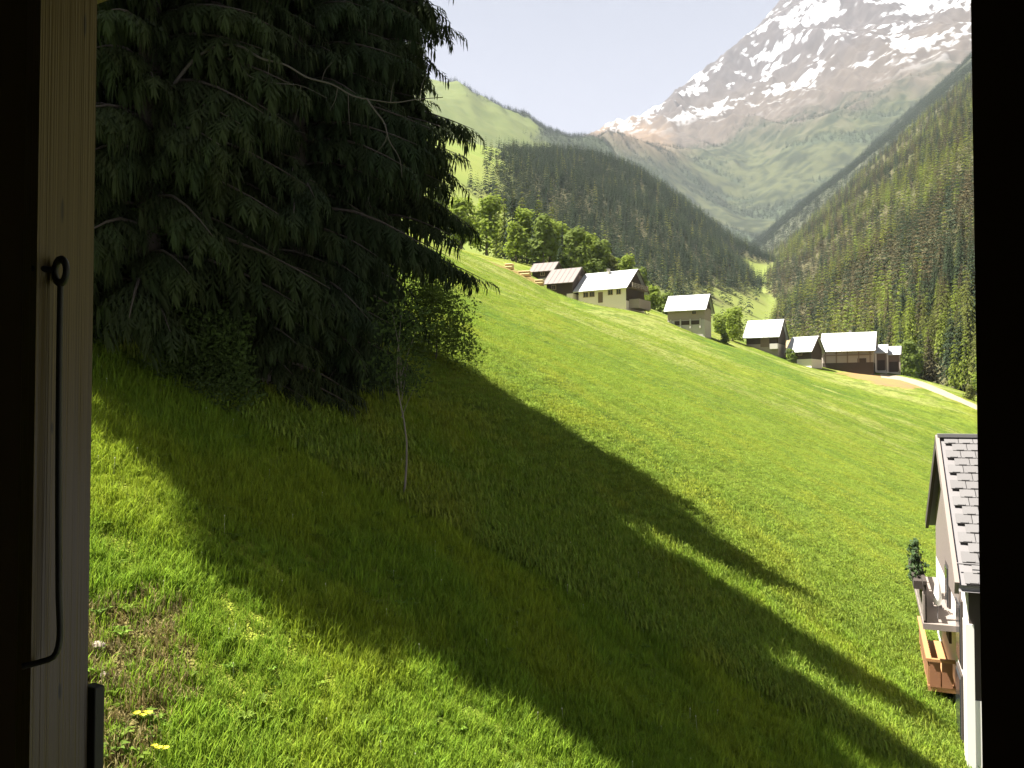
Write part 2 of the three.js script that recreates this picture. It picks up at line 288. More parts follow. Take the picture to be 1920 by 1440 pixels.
// round broadleaf crown: leaf-clump quads spread through several overlapping lobes
function leafyCrown(H, R, count, size, seed, low = 0.22) {
  const r = rng(seed), t = [], lobes = [];
  for (let i = 0; i < 11; i++) { const a = r() * 6.283, f = r(), rr = R * 0.55 * Math.sqrt(r()) * (1 - 0.5 * f); lobes.push([Math.cos(a) * rr, H * (low + 0.12 + (0.86 - low - 0.12) * f), Math.sin(a) * rr, R * (0.36 + 0.26 * r()) * (1 - 0.35 * f)]); }
  const n = new THREE.Vector3(), a = new THREE.Vector3(), b = new THREE.Vector3(), c = new THREE.Vector3();
  for (let i = 0; i < count; i++) {
    const L = lobes[Math.floor(r() * lobes.length)]; n.set(r() - 0.5, r() - 0.42, r() - 0.5).normalize(); const rad = L[3] * (0.62 + 0.42 * r());
    c.set(L[0] + n.x * rad, L[1] + n.y * rad * 1.15, L[2] + n.z * rad); n.x += r() - 0.5; n.y += r() - 0.3; n.z += r() - 0.5; n.normalize();
    a.crossVectors(n, UPV).normalize().multiplyScalar(size * (0.5 + 0.7 * r())); b.crossVectors(n, a).normalize().multiplyScalar(size * (0.4 + 0.5 * r()));
    const A = c.clone().add(a), B = c.clone().add(b), C = c.clone().sub(a).addScaledVector(n, 0.2 * size), D = c.clone().sub(b);
    t.push(A.x, A.y, A.z, B.x, B.y, B.z, C.x, C.y, C.z, A.x, A.y, A.z, C.x, C.y, C.z, D.x, D.y, D.z);
  }
  return soup(t);
}
const barkMat = std(0.10, 0.08, 0.06), paleBarkMat = std(0.15, 0.13, 0.105);
const M = {
  spruceFar: leafMat(0.036, 0.052, 0.026, 0.15), spruceBrown: leafMat(0.080, 0.070, 0.034, 0.2), larch: leafMat(0.17, 0.21, 0.032, 0.45), larchOlive: leafMat(0.13, 0.145, 0.034, 0.4), leafBright: leafMat(0.20, 0.26, 0.035, 0.55), leafDeep: leafMat(0.14, 0.185, 0.038, 0.5),
};
const R0 = rng(77);
const inView = (x, d, m = 0.05) => x / d > -0.12 - m && x / d < 0.56 + m;

// prototypes for trees in the middle distance: [crown geometry, trunk geometry, material]
function proto(H, R, kind, seed) {
  const crown = kind === 'leafy' ? leafyCrown(H, R, 1300, 0.40, seed) : kind === 'larch' ? coniferCrown(H, R, 22, 7, 3, seed, 0.1, 0.42) : coniferCrown(H, R, 24, 8, 3, seed);
  const trunk = tube([[0, -0.8, 0], [0.1, H * 0.4, 0.05], [0, H * (kind === 'leafy' ? 0.72 : 0.95), 0]], kind === 'leafy' ? 0.28 : 0.24, 0.04, 6, 4);
  return { crown, trunk };
}
const PROTO = {
  spruce: [proto(19, 3.1, 'spruce', 1), proto(22, 3.4, 'spruce', 2), proto(16, 2.9, 'spruce', 3)],
  larch: [proto(18, 3.0, 'larch', 4), proto(21, 3.2, 'larch', 5)],
  leafy: [proto(11, 4.2, 'leafy', 6), proto(9, 3.6, 'leafy', 7), proto(13, 4.4, 'leafy', 8)],
};
const treeSources = {};
function addTree(kind, v, mat, x, y, z, s, turn, name, label, category, group) {
  const key = kind + v + mat; let t;
  if (!treeSources[key]) {
    t = new THREE.Group(); const p = PROTO[kind][v]; mesh('trunk', p.trunk, barkMat, t); mesh('crown', p.crown, M[mat], t); treeSources[key] = t;
  } else t = treeSources[key].clone();
  t.name = numbered(name); t.position.set(x, y, z); t.rotation.y = turn; t.scale.set(s * (0.9 + 0.25 * hash(Math.round(x * 7), Math.round(z * 7), 3)), s, s * (0.9 + 0.25 * hash(Math.round(x * 5), Math.round(z * 9), 4))); t.userData = { label, category, group }; scene.add(t); return t;
}
// trees on the right-hand wooded slope: the nearest ones one by one, the rest as one wood
const wood = { spruceFar: [], spruceBrown: [], larch: [], larchOlive: [] };
{
  const slots = [];
  for (let i = 0; i < 30000 && slots.length < 9000; i++) {
    const d = 176 + 1230 * Math.pow(R0(), 1.25), x = d * (0.22 + 0.40 * R0());
    if (flank(x, d) < Math.max(d > 200 ? valleyBase(x, d) : -99, meadowBase(Math.min(x, 140), Math.min(d, 320))) + 1 || !inView(x, d)) continue;
    if (vnoise(x * 0.03, d * 0.03, 121) < 0.10) continue;
    slots.push([x, d]);
  }
  slots.sort((a, b) => a[1] - b[1]);
  let single = 0;
  const taken = [];
  for (const [x, d] of slots) {
    const sp = d < 420 ? 3.4 : d < 700 ? 3.6 : 4.2; let ok = true;
    for (let k = taken.length - 1; k >= 0 && d - taken[k][1] < sp; k--) if (Math.hypot(x - taken[k][0], d - taken[k][1]) < sp) { ok = false; break; }
    if (!ok) continue; taken.push([x, d]);
    const zone = fbm(x * 0.02, d * 0.014, 123, 3), pick = R0();
    const light = sstep(0.44, 0.60, zone + 0.03 * sstep(900, 300, d)) * 0.62 + 0.08, y = (d < 200 ? flank(x, d) : valley(x, d)) - 0.5, s = 0.62 + 0.5 * R0(), turn = R0() * 6.28;
    const mat = pick < light ? (R0() < 0.55 ? 'larch' : 'larchOlive') : pick < light + 0.34 * (1 - light) + 0.08 ? 'spruceBrown' : 'spruceFar';
    const kind = mat.startsWith('larch') ? 'larch' : 'spruce';
    if (d < 470 && single < 260) { single++; const lbl = { larch: ['larch_tree', 'light green larch on the wooded slope behind the village', 'larch tree', 'light green larches low on the wooded slope'], larchOlive: ['larch_tree', 'olive larch on the wooded slope behind the village', 'larch tree', 'olive larches low on the wooded slope'], spruceBrown: ['spruce_tree', 'brownish spruce on the wooded slope behind the village', 'spruce tree', 'brownish spruces low on the wooded slope'], spruceFar: ['spruce_tree', 'dark green spruce on the wooded slope behind the village', 'spruce tree', 'dark green spruces low on the wooded slope'] }[mat]; addTree(kind, Math.floor(R0() * PROTO[kind].length), mat, x, y, -d, s, turn, ...lbl); } else wood[mat].push([x, y, -d, s, turn]);
  }
}
// trees on the left-hand spur and hillside
const spurTrees = { spruceFar: [], larchOlive: [] };
for (let i = 0; i < 16000; i++) {
  const d = 430 + 900 * R0(), x = -150 + 560 * R0(); if (!inView(x, d, 0.03) || isFlank(x, d)) continue;
  if (R0() > spurWood(x, d) * 1.1) continue; spurTrees[R0() < 0.93 ? 'spruceFar' : 'larchOlive'].push([x, valley(x, d) - 0.5, -d, 0.65 + 0.5 * R0(), R0() * 6.28]);
}
const farTrees = [];
for (let i = 0; i < 160000 && farTrees.length < 24000; i++) {
  const d = 1650 + 2300 * R0(), x = -250 + 2300 * R0(); if (!inView(x, d, 0.02)) continue;
  const f = farWood(x, d); if (R0() > f * 1.2 || (farBase(x, d) > 1420 && !isShoulder(x, d))) continue; farTrees.push([x, farHeight(x, d) - 0.5, -d, 0.75 + 0.5 * R0(), R0() * 6.28]);
}
function woodMesh(geo, mat, list, name, label, jitter = 0.25) {
  const im = new THREE.InstancedMesh(geo, mat, list.length), o = new THREE.Object3D(), c = new THREE.Color(), r = rng(list.length);
  list.forEach(([x, y, z, s, a], i) => { o.position.set(x, y, z); o.rotation.set(0, a, 0); o.scale.set(s * (0.9 + 0.25 * r()), s, s * (0.9 + 0.25 * r())); o.updateMatrix(); im.setMatrixAt(i, o.matrix); const k = 1 - jitter + 2 * jitter * r(); im.setColorAt(i, c.setRGB(k * (0.92 + 0.2 * r()), k, k)); });
  return stuff(im, name, label, 'wood');
}
const farSpruce = coniferCrown(19, 3.3, 11, 6, 2, 41), farLarch = coniferCrown(18, 3.1, 11, 6, 2, 42, 0.1, 0.42), tinySpruce = coniferCrown(20, 4.2, 5, 5, 1, 43);
woodMesh(farSpruce, M.spruceFar, wood.spruceFar, 'spruce_wood', 'dark green spruce wood high on the slope to the right');
woodMesh(farSpruce, M.spruceBrown, wood.spruceBrown, 'brown_spruce_wood', 'brownish spruces mixed through the wood high on the right slope');
woodMesh(farLarch, M.larch, wood.larch, 'larch_wood', 'light green larches mixed through the wood high on the right slope');
woodMesh(farLarch, M.larchOlive, wood.larchOlive, 'olive_larch_wood', 'olive larches mixed through the wood high on the right slope');
woodMesh(farSpruce, M.spruceFar, spurTrees.spruceFar, 'spur_wood', 'dark blue-green spruce wood on the spur left of the valley');
woodMesh(farLarch, M.larchOlive, spurTrees.larchOlive, 'spur_larch_wood', 'scattered olive larches in the wood on the left spur');
woodMesh(tinySpruce, M.spruceFar, farTrees, 'distant_wood', 'distant spruce woods below the snowy mountain');

// ---------------------------------------------------------------- trees around the village
const behind = [                                                      // kind, variant, material, x, D, size
  ['leafy', 0, 'leafBright', -7, 232, 1.25], ['larch', 0, 'larch', -2, 226, 0.82], ['spruce', 0, 'spruceFar', 0, 222, 0.85], ['leafy', 2, 'leafBright', 4, 230, 1.1], ['spruce', 1, 'spruceFar', 6.5, 224, 0.70], ['leafy', 1, 'leafDeep', 8, 214, 1.2], ['larch', 1, 'larchOlive', 11, 236, 0.82],
  ['leafy', 0, 'leafBright', 14, 240, 1.25], ['leafy', 2, 'larchOlive', 18, 232, 1.0], ['spruce', 2, 'spruceFar', 13, 219, 0.66], ['larch', 0, 'larch', 21.5, 240, 0.86], ['leafy', 1, 'leafDeep', 23, 222, 1.1], ['larch', 1, 'larchOlive', 26, 238, 0.72], ['leafy', 0, 'leafBright', 29, 246, 1.1], ['larch', 0, 'larch', 32, 236, 0.70], ['leafy', 2, 'leafDeep', 34, 228, 0.8], ['leafy', 1, 'leafBright', 37.5, 226, 0.85], ['leafy', 0, 'leafDeep', 42, 232, 0.8], ['leafy', 1, 'leafBright', 47, 236, 0.8], ['larch', 0, 'larch', 52, 232, 0.5], ['leafy', 2, 'leafBright', 56, 228, 0.75], ['leafy', 0, 'leafBright', 61, 236, 1.15], ['larch', 1, 'larch', 57, 214, 0.45],
  ['leafy', 1, 'leafBright', 1, 214, 0.9], ['leafy', 2, 'leafBright', 24, 250, 1.35], ['larch', 1, 'larch', 28, 256, 1.0], ['leafy', 0, 'leafBright', 32, 252, 1.2], ['larch', 0, 'larch', 15, 258, 1.05], ['leafy', 2, 'leafDeep', 36, 246, 1.0], ['larch', 1, 'larchOlive', 3, 256, 1.1], ['leafy', 2, 'leafBright', 10, 262, 1.6], ['leafy', 0, 'leafBright', 30, 224, 0.85], ['leafy', 0, 'leafDeep', 16, 216, 0.95], ['leafy', 2, 'leafBright', 19.5, 224, 0.95], ['leafy', 1, 'larchOlive', 26, 226, 0.95], ['leafy', 2, 'leafBright', 10, 226, 1.0], ['larch', 1, 'larch', 7.5, 240, 0.9], ['leafy', 1, 'leafBright', -13, 216, 1.2], ['spruce', 2, 'spruceFar', -16, 236, 0.8], ['leafy', 2, 'leafDeep', -20, 226, 1.1], ['larch', 1, 'larch', -4.5, 244, 0.95], ['spruce', 0, 'spruceFar', 9.5, 250, 0.95], ['larch', 0, 'larchOlive', 17, 254, 0.95],
];
const words = { leafBright: 'bright green broadleaf tree', leafDeep: 'deep green broadleaf tree', larch: 'light green larch', larchOlive: 'olive larch', spruceFar: 'dark spruce' };
for (const [kind, v, mat, x, d, s] of behind) {
  const right = x > 37, w = kind === 'leafy' && mat === 'larchOlive' ? 'olive broadleaf tree' : words[mat], place = right ? 'behind the small white-roofed barns' : 'in the grove behind the white chalet';
  const nm = kind === 'leafy' ? 'broadleaf_tree' : kind + '_tree', cat = kind === 'leafy' ? 'tree' : kind + ' tree';
  addTree(kind, v, mat, x, ground(x, d) - 0.4, -d, s * (right ? 1.1 : 1.3), v + x, nm, `${w} ${place}`, cat, `${w}s ${place}`);
}
addTree('leafy', 2, 'leafDeep', 99, ground(99, 214), -214, 1.15, 0.4, 'broadleaf_tree', 'tall deep green broadleaf tree right of the barns, above the road', 'tree');
addTree('spruce', 2, 'spruceFar', 108, ground(108, 206) - 1, -206, 0.9, 0.9, 'spruce_tree', 'dark spruce between two broadleaf trees above the dirt road', 'spruce tree');
addTree('leafy', 0, 'leafBright', 104, ground(104, 186) - 0.5, -186, 0.95, 2.2, 'broadleaf_tree', 'bright green broadleaf tree by the window edge above the road', 'tree');
addTree('spruce', 0, 'spruceFar', 88.5, ground(88.5, 214) - 0.5, -214, 0.50, 0.2, 'spruce_tree', 'small pointed spruce just behind the twin sheds', 'spruce tree');
addTree('leafy', 1, 'leafDeep', 41.2, ground(41.2, 165) - 1.1, -165, 0.36, 0.2, 'shrub', 'dark shrub in the grass right of the stone-based barn', 'shrub');
addTree('leafy', 0, 'leafBright', 46, ground(46, 178) - 0.9, -178, 0.62, 1.2, 'broadleaf_tree', 'bright broadleaf tree between the two groups of barns', 'tree');
addTree('leafy', 1, 'leafDeep', 56.6, ground(56.6, 173) - 1.0, -173, 0.42, 2.2, 'shrub', 'green shrub between the two white-roofed barns', 'shrub');
addTree('leafy', 2, 'leafBright', 28.5, ground(28.5, 182) - 0.9, -182, 0.45, 2.2, 'broadleaf_tree', 'low bright tree just right of the white chalet', 'tree');
addTree('leafy', 1, 'larchOlive', 31.2, ground(31.2, 166) - 1.0, -166, 0.27, 0.7, 'shrub', 'low olive shrub left of the stone-based barn', 'shrub');
addTree('leafy', 1, 'larchOlive', 88, ground(88, 164) - 0.9, -164, 0.42, 0.7, 'shrub', 'olive shrub on the bank beside the dirt road', 'shrub');
addTree('leafy', 0, 'leafBright', 92, ground(92, 160) - 0.9, -160, 0.33, 1.7, 'shrub', 'bright shrub farther along the dirt road bank', 'shrub');

// ---------------------------------------------------------------- village houses
const H = {
  whiteRoof: std(0.50, 0.505, 0.515, 0.6), greyRoof: std(0.17, 0.145, 0.135, 0.85), tanRoof: std(0.30, 0.20, 0.11, 0.8), plaster: std(0.80, 0.72, 0.64, 0.95), dark: std(0.055, 0.038, 0.027, 0.9), brown: std(0.17, 0.12, 0.09, 0.9), greyWood: std(0.30, 0.25, 0.21, 0.9), stone: std(0.48, 0.45, 0.40, 1), glass: std(0.03, 0.035, 0.04, 0.15), trim: std(0.34, 0.24, 0.16, 0.8),
};
function gabled(t, o) {                                               // x = ridge axis, +z = front; origin at the middle of the base
  const { L, W, base = 0.8, wall, rise, eave = 0.8, verge = 0.5, roofMat, wallMat, baseMat = H.stone, gableMat = H.dark, sink = 2.5 } = o;
  mesh('foundation', box(L, base + sink, W, 0, (base - sink) / 2, 0), baseMat, t);
  const body = mesh('wall', box(L - 0.04, wall - base, W - 0.04, 0, (wall + base) / 2, 0), wallMat, t);
  const gs = new THREE.Shape([new THREE.Vector2(-W / 2 + 0.05, 0), new THREE.Vector2(W / 2 - 0.05, 0), new THREE.Vector2(0, rise * (1 - 0.1 / W))]);
  for (const s of [-1, 1]) mesh('gable', new THREE.ExtrudeGeometry(gs, { depth: 0.22, bevelEnabled: false }).rotateY(Math.PI / 2).translate(s * (L / 2 - 0.11) - 0.11, wall, 0), gableMat, t);
  const slopeL = Math.hypot(W / 2 + eave, rise * (W / 2 + eave) / (W / 2)), ang = Math.atan2(rise, W / 2);
  for (const s of [-1, 1]) {
    const g = box(L + 2 * verge, 0.18, slopeL, 0, 0.09, slopeL / 2).rotateX(ang).rotateY(s > 0 ? 0 : Math.PI).translate(0, wall + rise + 0.02, 0);
    const rf = mesh('roof', g, roofMat, t);
    if (s > 0 && o.sheets) for (let k = 0; k <= o.sheets; k++) mesh('roof_seam', box(0.09, 0.06, slopeL - 0.1, -L / 2 - verge + 0.05 + (L + 2 * verge - 0.1) * k / o.sheets, 0.2, slopeL / 2).rotateX(ang).translate(0, wall + rise + 0.02, 0), roofMat, rf);
    mesh('bargeboard', mergeGeometries([-1, 1].map((q) => box(0.06, 0.26, slopeL - 0.1, q * (L / 2 + verge + 0.04), -0.02, slopeL / 2))).rotateX(ang).rotateY(s > 0 ? 0 : Math.PI).translate(0, wall + rise + 0.02, 0), H.dark, t);
  }
  return body;
}
function windowAt(t, x, y, z, w, h, side) {                            // side: 'front' or 'end'
  const e = side === 'end', f = mesh('window', mergeGeometries([box(w + 0.2, 0.1, 0.1, 0, h / 2 + 0.05, 0), box(w + 0.2, 0.1, 0.14, 0, -h / 2 - 0.05, 0), box(0.1, h, 0.1, -w / 2 - 0.05), box(0.1, h, 0.1, w / 2 + 0.05), box(0.06, h, 0.06)]), H.trim, t);
  mesh('pane', box(w, h, 0.03, 0, 0, -0.01), H.glass, f); f.position.set(x, y, z); if (e) f.rotation.y = Math.PI / 2; return f;
}
function chimney(t, x, y, z, h = 1.4, w = 0.6) { const c = mesh('chimney', box(w, h, w, x, y + h / 2, z), H.stone, t); mesh('cap', box(w + 0.2, 0.12, w + 0.2, x, y + h + 0.06, z), H.greyRoof, c); }
const at = (x, d, dy = 0) => [x, meadowBase(x, d) + dy, -d];

{ const t = thing('shed', 'small brown-roofed shed farthest left, behind the dark barn', 'shed', at(7.6, 187), -0.45); gabled(t, { L: 5, W: 4.4, wall: 2.1, rise: 1.7, base: 0.3, roofMat: H.greyRoof, wallMat: H.dark, sheets: 5 }); windowAt(t, 0, 1.2, 2.24, 0.8, 0.7); }
{ const t = thing('barn', 'dark wooden barn with grey-brown roof left of the white chalet', 'barn', at(11.4, 176.5, 0.2), -0.52);
  gabled(t, { L: 6, W: 6.8, base: 1.5, wall: 4.2, rise: 2.9, roofMat: H.greyRoof, wallMat: H.dark, baseMat: H.plaster, sheets: 6 }); mesh('door', box(1.6, 1.9, 0.1, 0.8, 0.75, 3.42), H.dark, t); windowAt(t, -1.3, 3, 3.42, 0.8, 0.8); mesh('hayloft_door', box(0.1, 1.6, 1.6, 3.06, 4.7, 0), H.brown, t); }
{ const t = thing('chalet', 'white plastered chalet with a pale roof and dark wooden gable', 'chalet', at(20.2, 173, 0.1), -0.58);
  gabled(t, { L: 10.6, W: 8.4, base: 0.9, wall: 4.0, rise: 3.5, eave: 1.0, verge: 0.7, roofMat: H.whiteRoof, wallMat: H.plaster, baseMat: H.plaster, sheets: 10 });
  for (const x of [-3.6, -2.2]) windowAt(t, x, 2.7, 4.22, 1.0, 0.9); windowAt(t, 1.9, 2.8, 4.22, 0.9, 0.9); mesh('door', box(1.0, 2.1, 0.1, -0.3, 1.95, 4.22), H.brown, t); windowAt(t, 3.7, 2.8, 4.22, 0.8, 0.9);
  const b = mesh('balcony', box(1.2, 0.15, 7.4, 5.9, 3.5, 0), H.brown, t); for (let k = 0; k < 3; k++) mesh('rail', box(0.07, 0.16, 7.4, 6.45, 3.8 + k * 0.3, 0), H.greyWood, b); for (let k = 0; k < 6; k++) mesh('post', box(0.1, 1.0, 0.1, 6.38, 4.05, -3.6 + k * 1.44), H.greyWood, b);
  mesh('end_boards', box(0.12, 3.0, 8.3, 5.32, 2.5, 0), H.dark, t); mesh('lean_to_store', box(2.2, 1.8, 5.5, 6.4, 0.4, 0.2), H.greyWood, t); chimney(t, -0.2, 7.0, 0.8, 1.0, 0.5); mesh('roof_pipe', box(0.14, 0.12, 4.6, -0.2, 0.2, 2.4).rotateX(Math.atan2(3.5, 4.2)).translate(0, 7.54, 0), H.greyRoof, t); }
{ const t = thing('barn', 'lone brown barn on a stone base with a pale roof', 'barn', at(34.6, 166, 0.1), -0.45);
  gabled(t, { L: 7.2, W: 5.6, base: 1.5, wall: 3.9, rise: 2.6, eave: 0.8, roofMat: H.whiteRoof, wallMat: H.greyWood, baseMat: H.stone, sheets: 7 }); for (let k = 0; k < 4; k++) mesh('post', box(0.24, 1.8, 0.24, -2.9 + k * 1.9, 0.8, 3.0), H.stone, t); mesh('dark_opening', box(4.8, 0.8, 0.06, 0.2, 1.0, 2.84), H.dark, t); windowAt(t, 1.6, 2.9, 2.82, 0.7, 0.6); }
{ const t = thing('barn', 'dark barn with a wide pale roof, leftmost of the right-hand group', 'barn', at(54.0, 181, 0.3), -0.53);
  gabled(t, { L: 6.6, W: 7.0, base: 1.0, wall: 3.0, rise: 3.2, eave: 0.9, roofMat: H.whiteRoof, wallMat: H.dark, baseMat: H.greyWood, sheets: 7 }); mesh('door', box(1.8, 2.1, 0.1, 0.6, 1.4, 3.54), H.brown, t); mesh('wood_pile', box(1.6, 1.1, 0.9, 2.6, 0.4, 4.0), H.stone, t); }
{ const t = thing('hut', 'small tan-roofed hut peeping out behind the pale-roofed barns', 'hut', at(66.8, 199, 0.3), -0.5); gabled(t, { L: 4, W: 3.6, base: 0.3, wall: 2.6, rise: 1.5, roofMat: H.tanRoof, wallMat: H.dark, sheets: 4 }); }
{ const t = thing('barn', 'small barn with dark gable tucked left of the biggest barn', 'barn', at(61.3, 178, 0.1), -0.75);
  gabled(t, { L: 4.8, W: 5.2, base: 1.1, wall: 3.2, rise: 2.6, eave: 0.8, roofMat: H.whiteRoof, wallMat: H.dark, baseMat: H.plaster, sheets: 5 }); windowAt(t, 0, 2.3, 2.62, 0.7, 0.6); mesh('door', box(1.0, 1.7, 0.08, -1.2, 0.9, 2.64), H.brown, t); }
{ const t = thing('barn', 'biggest barn with bright pale roof above the bare earth bank', 'barn', at(72.4, 183, 0.2), -0.46);
  gabled(t, { L: 10, W: 8.2, base: 1.3, wall: 4.3, rise: 3.5, eave: 0.9, verge: 0.5, roofMat: H.whiteRoof, wallMat: H.greyWood, baseMat: H.dark, sheets: 10 }); for (let k = 0; k < 5; k++) mesh('wall_post', box(0.22, 3.0, 0.12, -4.4 + k * 2.2, 2.8, 4.16), H.brown, t); mesh('plank_rail', box(9.4, 0.22, 0.14, 0, 2.9, 4.25), H.brown, t); mesh('white_store', box(1.6, 2.6, 1.2, -5.4, 1.2, 3.4), H.plaster, t); mesh('door', box(1.7, 2.1, 0.1, 2.8, 1.1, 4.16), H.dark, t); chimney(t, 0.2, 7.6, -0.6, 0.8, 0.5); }
for (const [x, d, L, lbl] of [[79.8, 184, 2.2, 'left one of the twin narrow sheds beside the biggest barn'], [82.9, 185, 2.5, 'right one of the twin narrow sheds beside the dirt road']]) {
  const t = thing('shed', lbl, 'shed', at(x, d, 0.1), -0.46, 'twin sheds beside the biggest barn'); gabled(t, { L, W: 3.6, base: 0.3, wall: 4.2, rise: 1.5, eave: 0.5, verge: 0.22, roofMat: H.whiteRoof, wallMat: H.brown, baseMat: H.stone, sheets: 3 });
  for (const s of [-1, 1]) mesh('post', box(0.26, 4.0, 0.26, s * (L / 2 - 0.05), 2.0, 1.95), s < 0 ? H.plaster : H.greyWood, t); mesh('door', box(L - 0.8, 2.2, 0.08, 0, 1.3, 1.84), H.dark, t);
}
for (const [x, d, w, lbl] of [[-0.5, 171, 1.6, 'pale wood stack farther left on the dry bank'], [2.6, 172, 2.4, 'pale wood stack next to the shed on the dry bank'], [5.6, 173.5, 1.8, 'pale timber pile just below the small shed']]) {
  const t = thing('wood_stack', lbl, 'wood stack', at(x, d, -0.1), -0.3, 'wood stacks on the dry bank'), r = rng(Math.round(x * 10) + 50);
  for (let j = 0; j < 4; j++) for (let k = 0; k < 5; k++) mesh('log', new THREE.CylinderGeometry(0.15, 0.16, w * (0.9 + 0.1 * r()), 7).rotateZ(Math.PI / 2).translate((r() - 0.5) * 0.12, 0.15 + j * 0.27, -0.6 + k * 0.3 + (j % 2) * 0.12), std(0.55 + 0.12 * r(), 0.44 + 0.08 * r(), 0.22 + 0.06 * r()), t);
}
// garden fence posts near the road
for (let k = 0; k < 6; k++) { const x = 88 + k * 1.6, d = 158 - k * 2.6, t = thing('fence_post', 'grey wooden post along the bank above the dirt road', 'post', at(x + 2.2, d + 2, 0), 0, 'posts along the dirt road'); mesh('post', new THREE.CylinderGeometry(0.07, 0.08, 1.5, 7).translate(0, 0.6, 0), H.greyWood, t); }

// ---------------------------------------------------------------- chalet beside the window (right edge)
{
  const O = new THREE.Vector3(9.36, -8.4, -18), th = -0.4, t = thing('shingled_chalet', 'white chalet with grey shingled roof and balconies at the right window edge', 'chalet', [O.x, O.y, O.z], th);
  // local: x along the ridge, -z away from the window; origin below the near left roof corner
  const plaster = std(0.78, 0.75, 0.70, 0.95), timber = std(0.045, 0.034, 0.028, 0.95), cladding = std(0.20, 0.165, 0.145, 0.9), roofM = [std(0.118, 0.112, 0.111, 0.8), std(0.124, 0.118, 0.117, 0.8), std(0.112, 0.106, 0.105, 0.8)], orange = std(0.24, 0.105, 0.05, 0.8), wood = std(0.34, 0.17, 0.07, 0.8), metal = std(0.16, 0.15, 0.15, 0.5);
  const eaveY = 4.7, run = 5.42, rise = 2.9, Lr = 7, x0 = 0.2, z0 = -0.4, z1 = -2 * run + 0.4, ang = Math.atan2(rise, run), sl = Math.hypot(run, rise);
  mesh('lower_wall', box(Lr - x0, 2.2 + 2.5, -z1 + z0 - 0.02, x0 + (Lr - x0) / 2, 2.2 - 4.7 / 2, (z0 + z1) / 2), plaster, t);
  mesh('front_timber_wall', box(Lr - x0 - 0.02, eaveY - 2.2 + 0.1, 0.3, x0 + (Lr - x0) / 2 + 0.01, (eaveY + 2.3) / 2, z0 - 0.18), timber, t);
  const gs = new THREE.Shape([[z1, 2.2], [z0 - 0.05, 2.2], [z0 - 0.05, eaveY + 0.05], [-run, eaveY + rise - 0.15], [z1, eaveY + 0.05]].map(([a, b]) => new THREE.Vector2(-a, b)));
  mesh('end_wall', new THREE.ExtrudeGeometry(gs, { depth: 0.3, bevelEnabled: false }).rotateY(Math.PI / 2).translate(x0, 0, 0), plaster, t);
  // weathered boards in the top of the end wall
  for (let k = 0; k < 24; k++) { const z = -2.0 - k * 0.32, top = eaveY + rise - 0.3 - Math.abs(z + run) / run * rise; mesh('board', box(0.05, Math.max(0.3, top - 3.8), 0.30, x0 - 0.03, (top + 3.8) / 2, z), cladding, t); }
  mesh('corner_pier', box(0.16, 7.0, 0.62, x0 + 0.03, 0.3, z0 - 0.28), plaster, t);
  const beam = mesh('sill_beam', box(Lr - 0.9, 0.3, 0.26, Lr / 2 + 0.45, 2.35, z0 + 0.1), timber, t); mesh('brace', box(0.16, 1.4, 0.16, 0.72, 4.1, z0 + 0.14).rotateZ(0), timber, beam);
  // roof: deck, then shingles laid in staggered rows, each with a thick nose
  const roof = mesh('roof', box(Lr, 0.12, sl, Lr / 2, -0.08, -sl / 2).rotateX(ang).translate(0, eaveY, 0), metal, t);
  const rows = 17, rowH = sl / rows, cw = 0.34, base = new RoundedBoxGeometry(cw - 0.012, 0.022, rowH + 0.05, 1, 0.006).rotateX(-0.055), nose = new RoundedBoxGeometry(cw * 0.5, 0.055, 0.06, 2, 0.01).translate(0, 0.012, rowH / 2 - 0.005), sg = mergeGeometries([base, nose].map((g) => { g.deleteAttribute('uv'); return g; })), rs = rng(9);
  for (let j = 0; j < rows; j++) for (let i = 0; i * cw < Lr - cw * 0.5; i++) {
    const x = 0.12 + cw * (i + (j % 2 ? 1 : 0.5)); if (x > Lr - cw / 2) continue;
    const s = mesh('shingle', sg, roofM[Math.floor(rs() * 3)], roof); const q = (j + 0.5) * rowH; s.rotation.x = ang; s.position.set(x, eaveY + Math.sin(ang) * q + 0.02, -Math.cos(ang) * q); s.translateY(0.012 + rs() * 0.004);
  }
  mesh('back_roof', box(Lr, 0.14, sl, Lr / 2, -0.06, -sl / 2).rotateX(ang).rotateY(Math.PI).translate(Lr, eaveY, -2 * run), roofM[0], t);
  mesh('ridge_cap', box(Lr + 0.06, 0.09, 0.3, Lr / 2, eaveY + rise + 0.06, -run), metal, t);
  mesh('verge_board', box(0.09, 0.30, sl + 0.05, -0.03, -0.08, -sl / 2).rotateX(ang).translate(0, eaveY, 0), cladding, t);
  mesh('verge_board', box(0.09, 0.30, sl + 0.05, 0.03, -0.08, -sl / 2).rotateX(ang).rotateY(Math.PI).translate(0, eaveY, -2 * run), timber, t);
  mesh('gutter', new THREE.CylinderGeometry(0.07, 0.07, Lr, 10, 1, true, Math.PI / 2, Math.PI).rotateZ(Math.PI / 2).translate(Lr / 2, eaveY - 0.06, 0.1), metal, t);
  mesh('snow_rail', new THREE.CylinderGeometry(0.02, 0.02, Lr, 6).rotateZ(Math.PI / 2).translate(Lr / 2, eaveY + 0.38, -0.36), metal, t);
  // end wall openings
  for (const [z, y, w, h] of [[-2.0, 3.3, 0.9, 1.3], [-2.2, 1.3, 1.0, 1.9], [-2.0, 3.05 - 2.3, 0.1, 0.1]].slice(0, 2)) { const f = mesh('window', box(0.06, h + 0.2, w + 0.2, x0 - 0.02, y, z), timber, t); mesh('pane', box(0.03, h, w, x0 - 0.06, y, z), H.glass, f); }
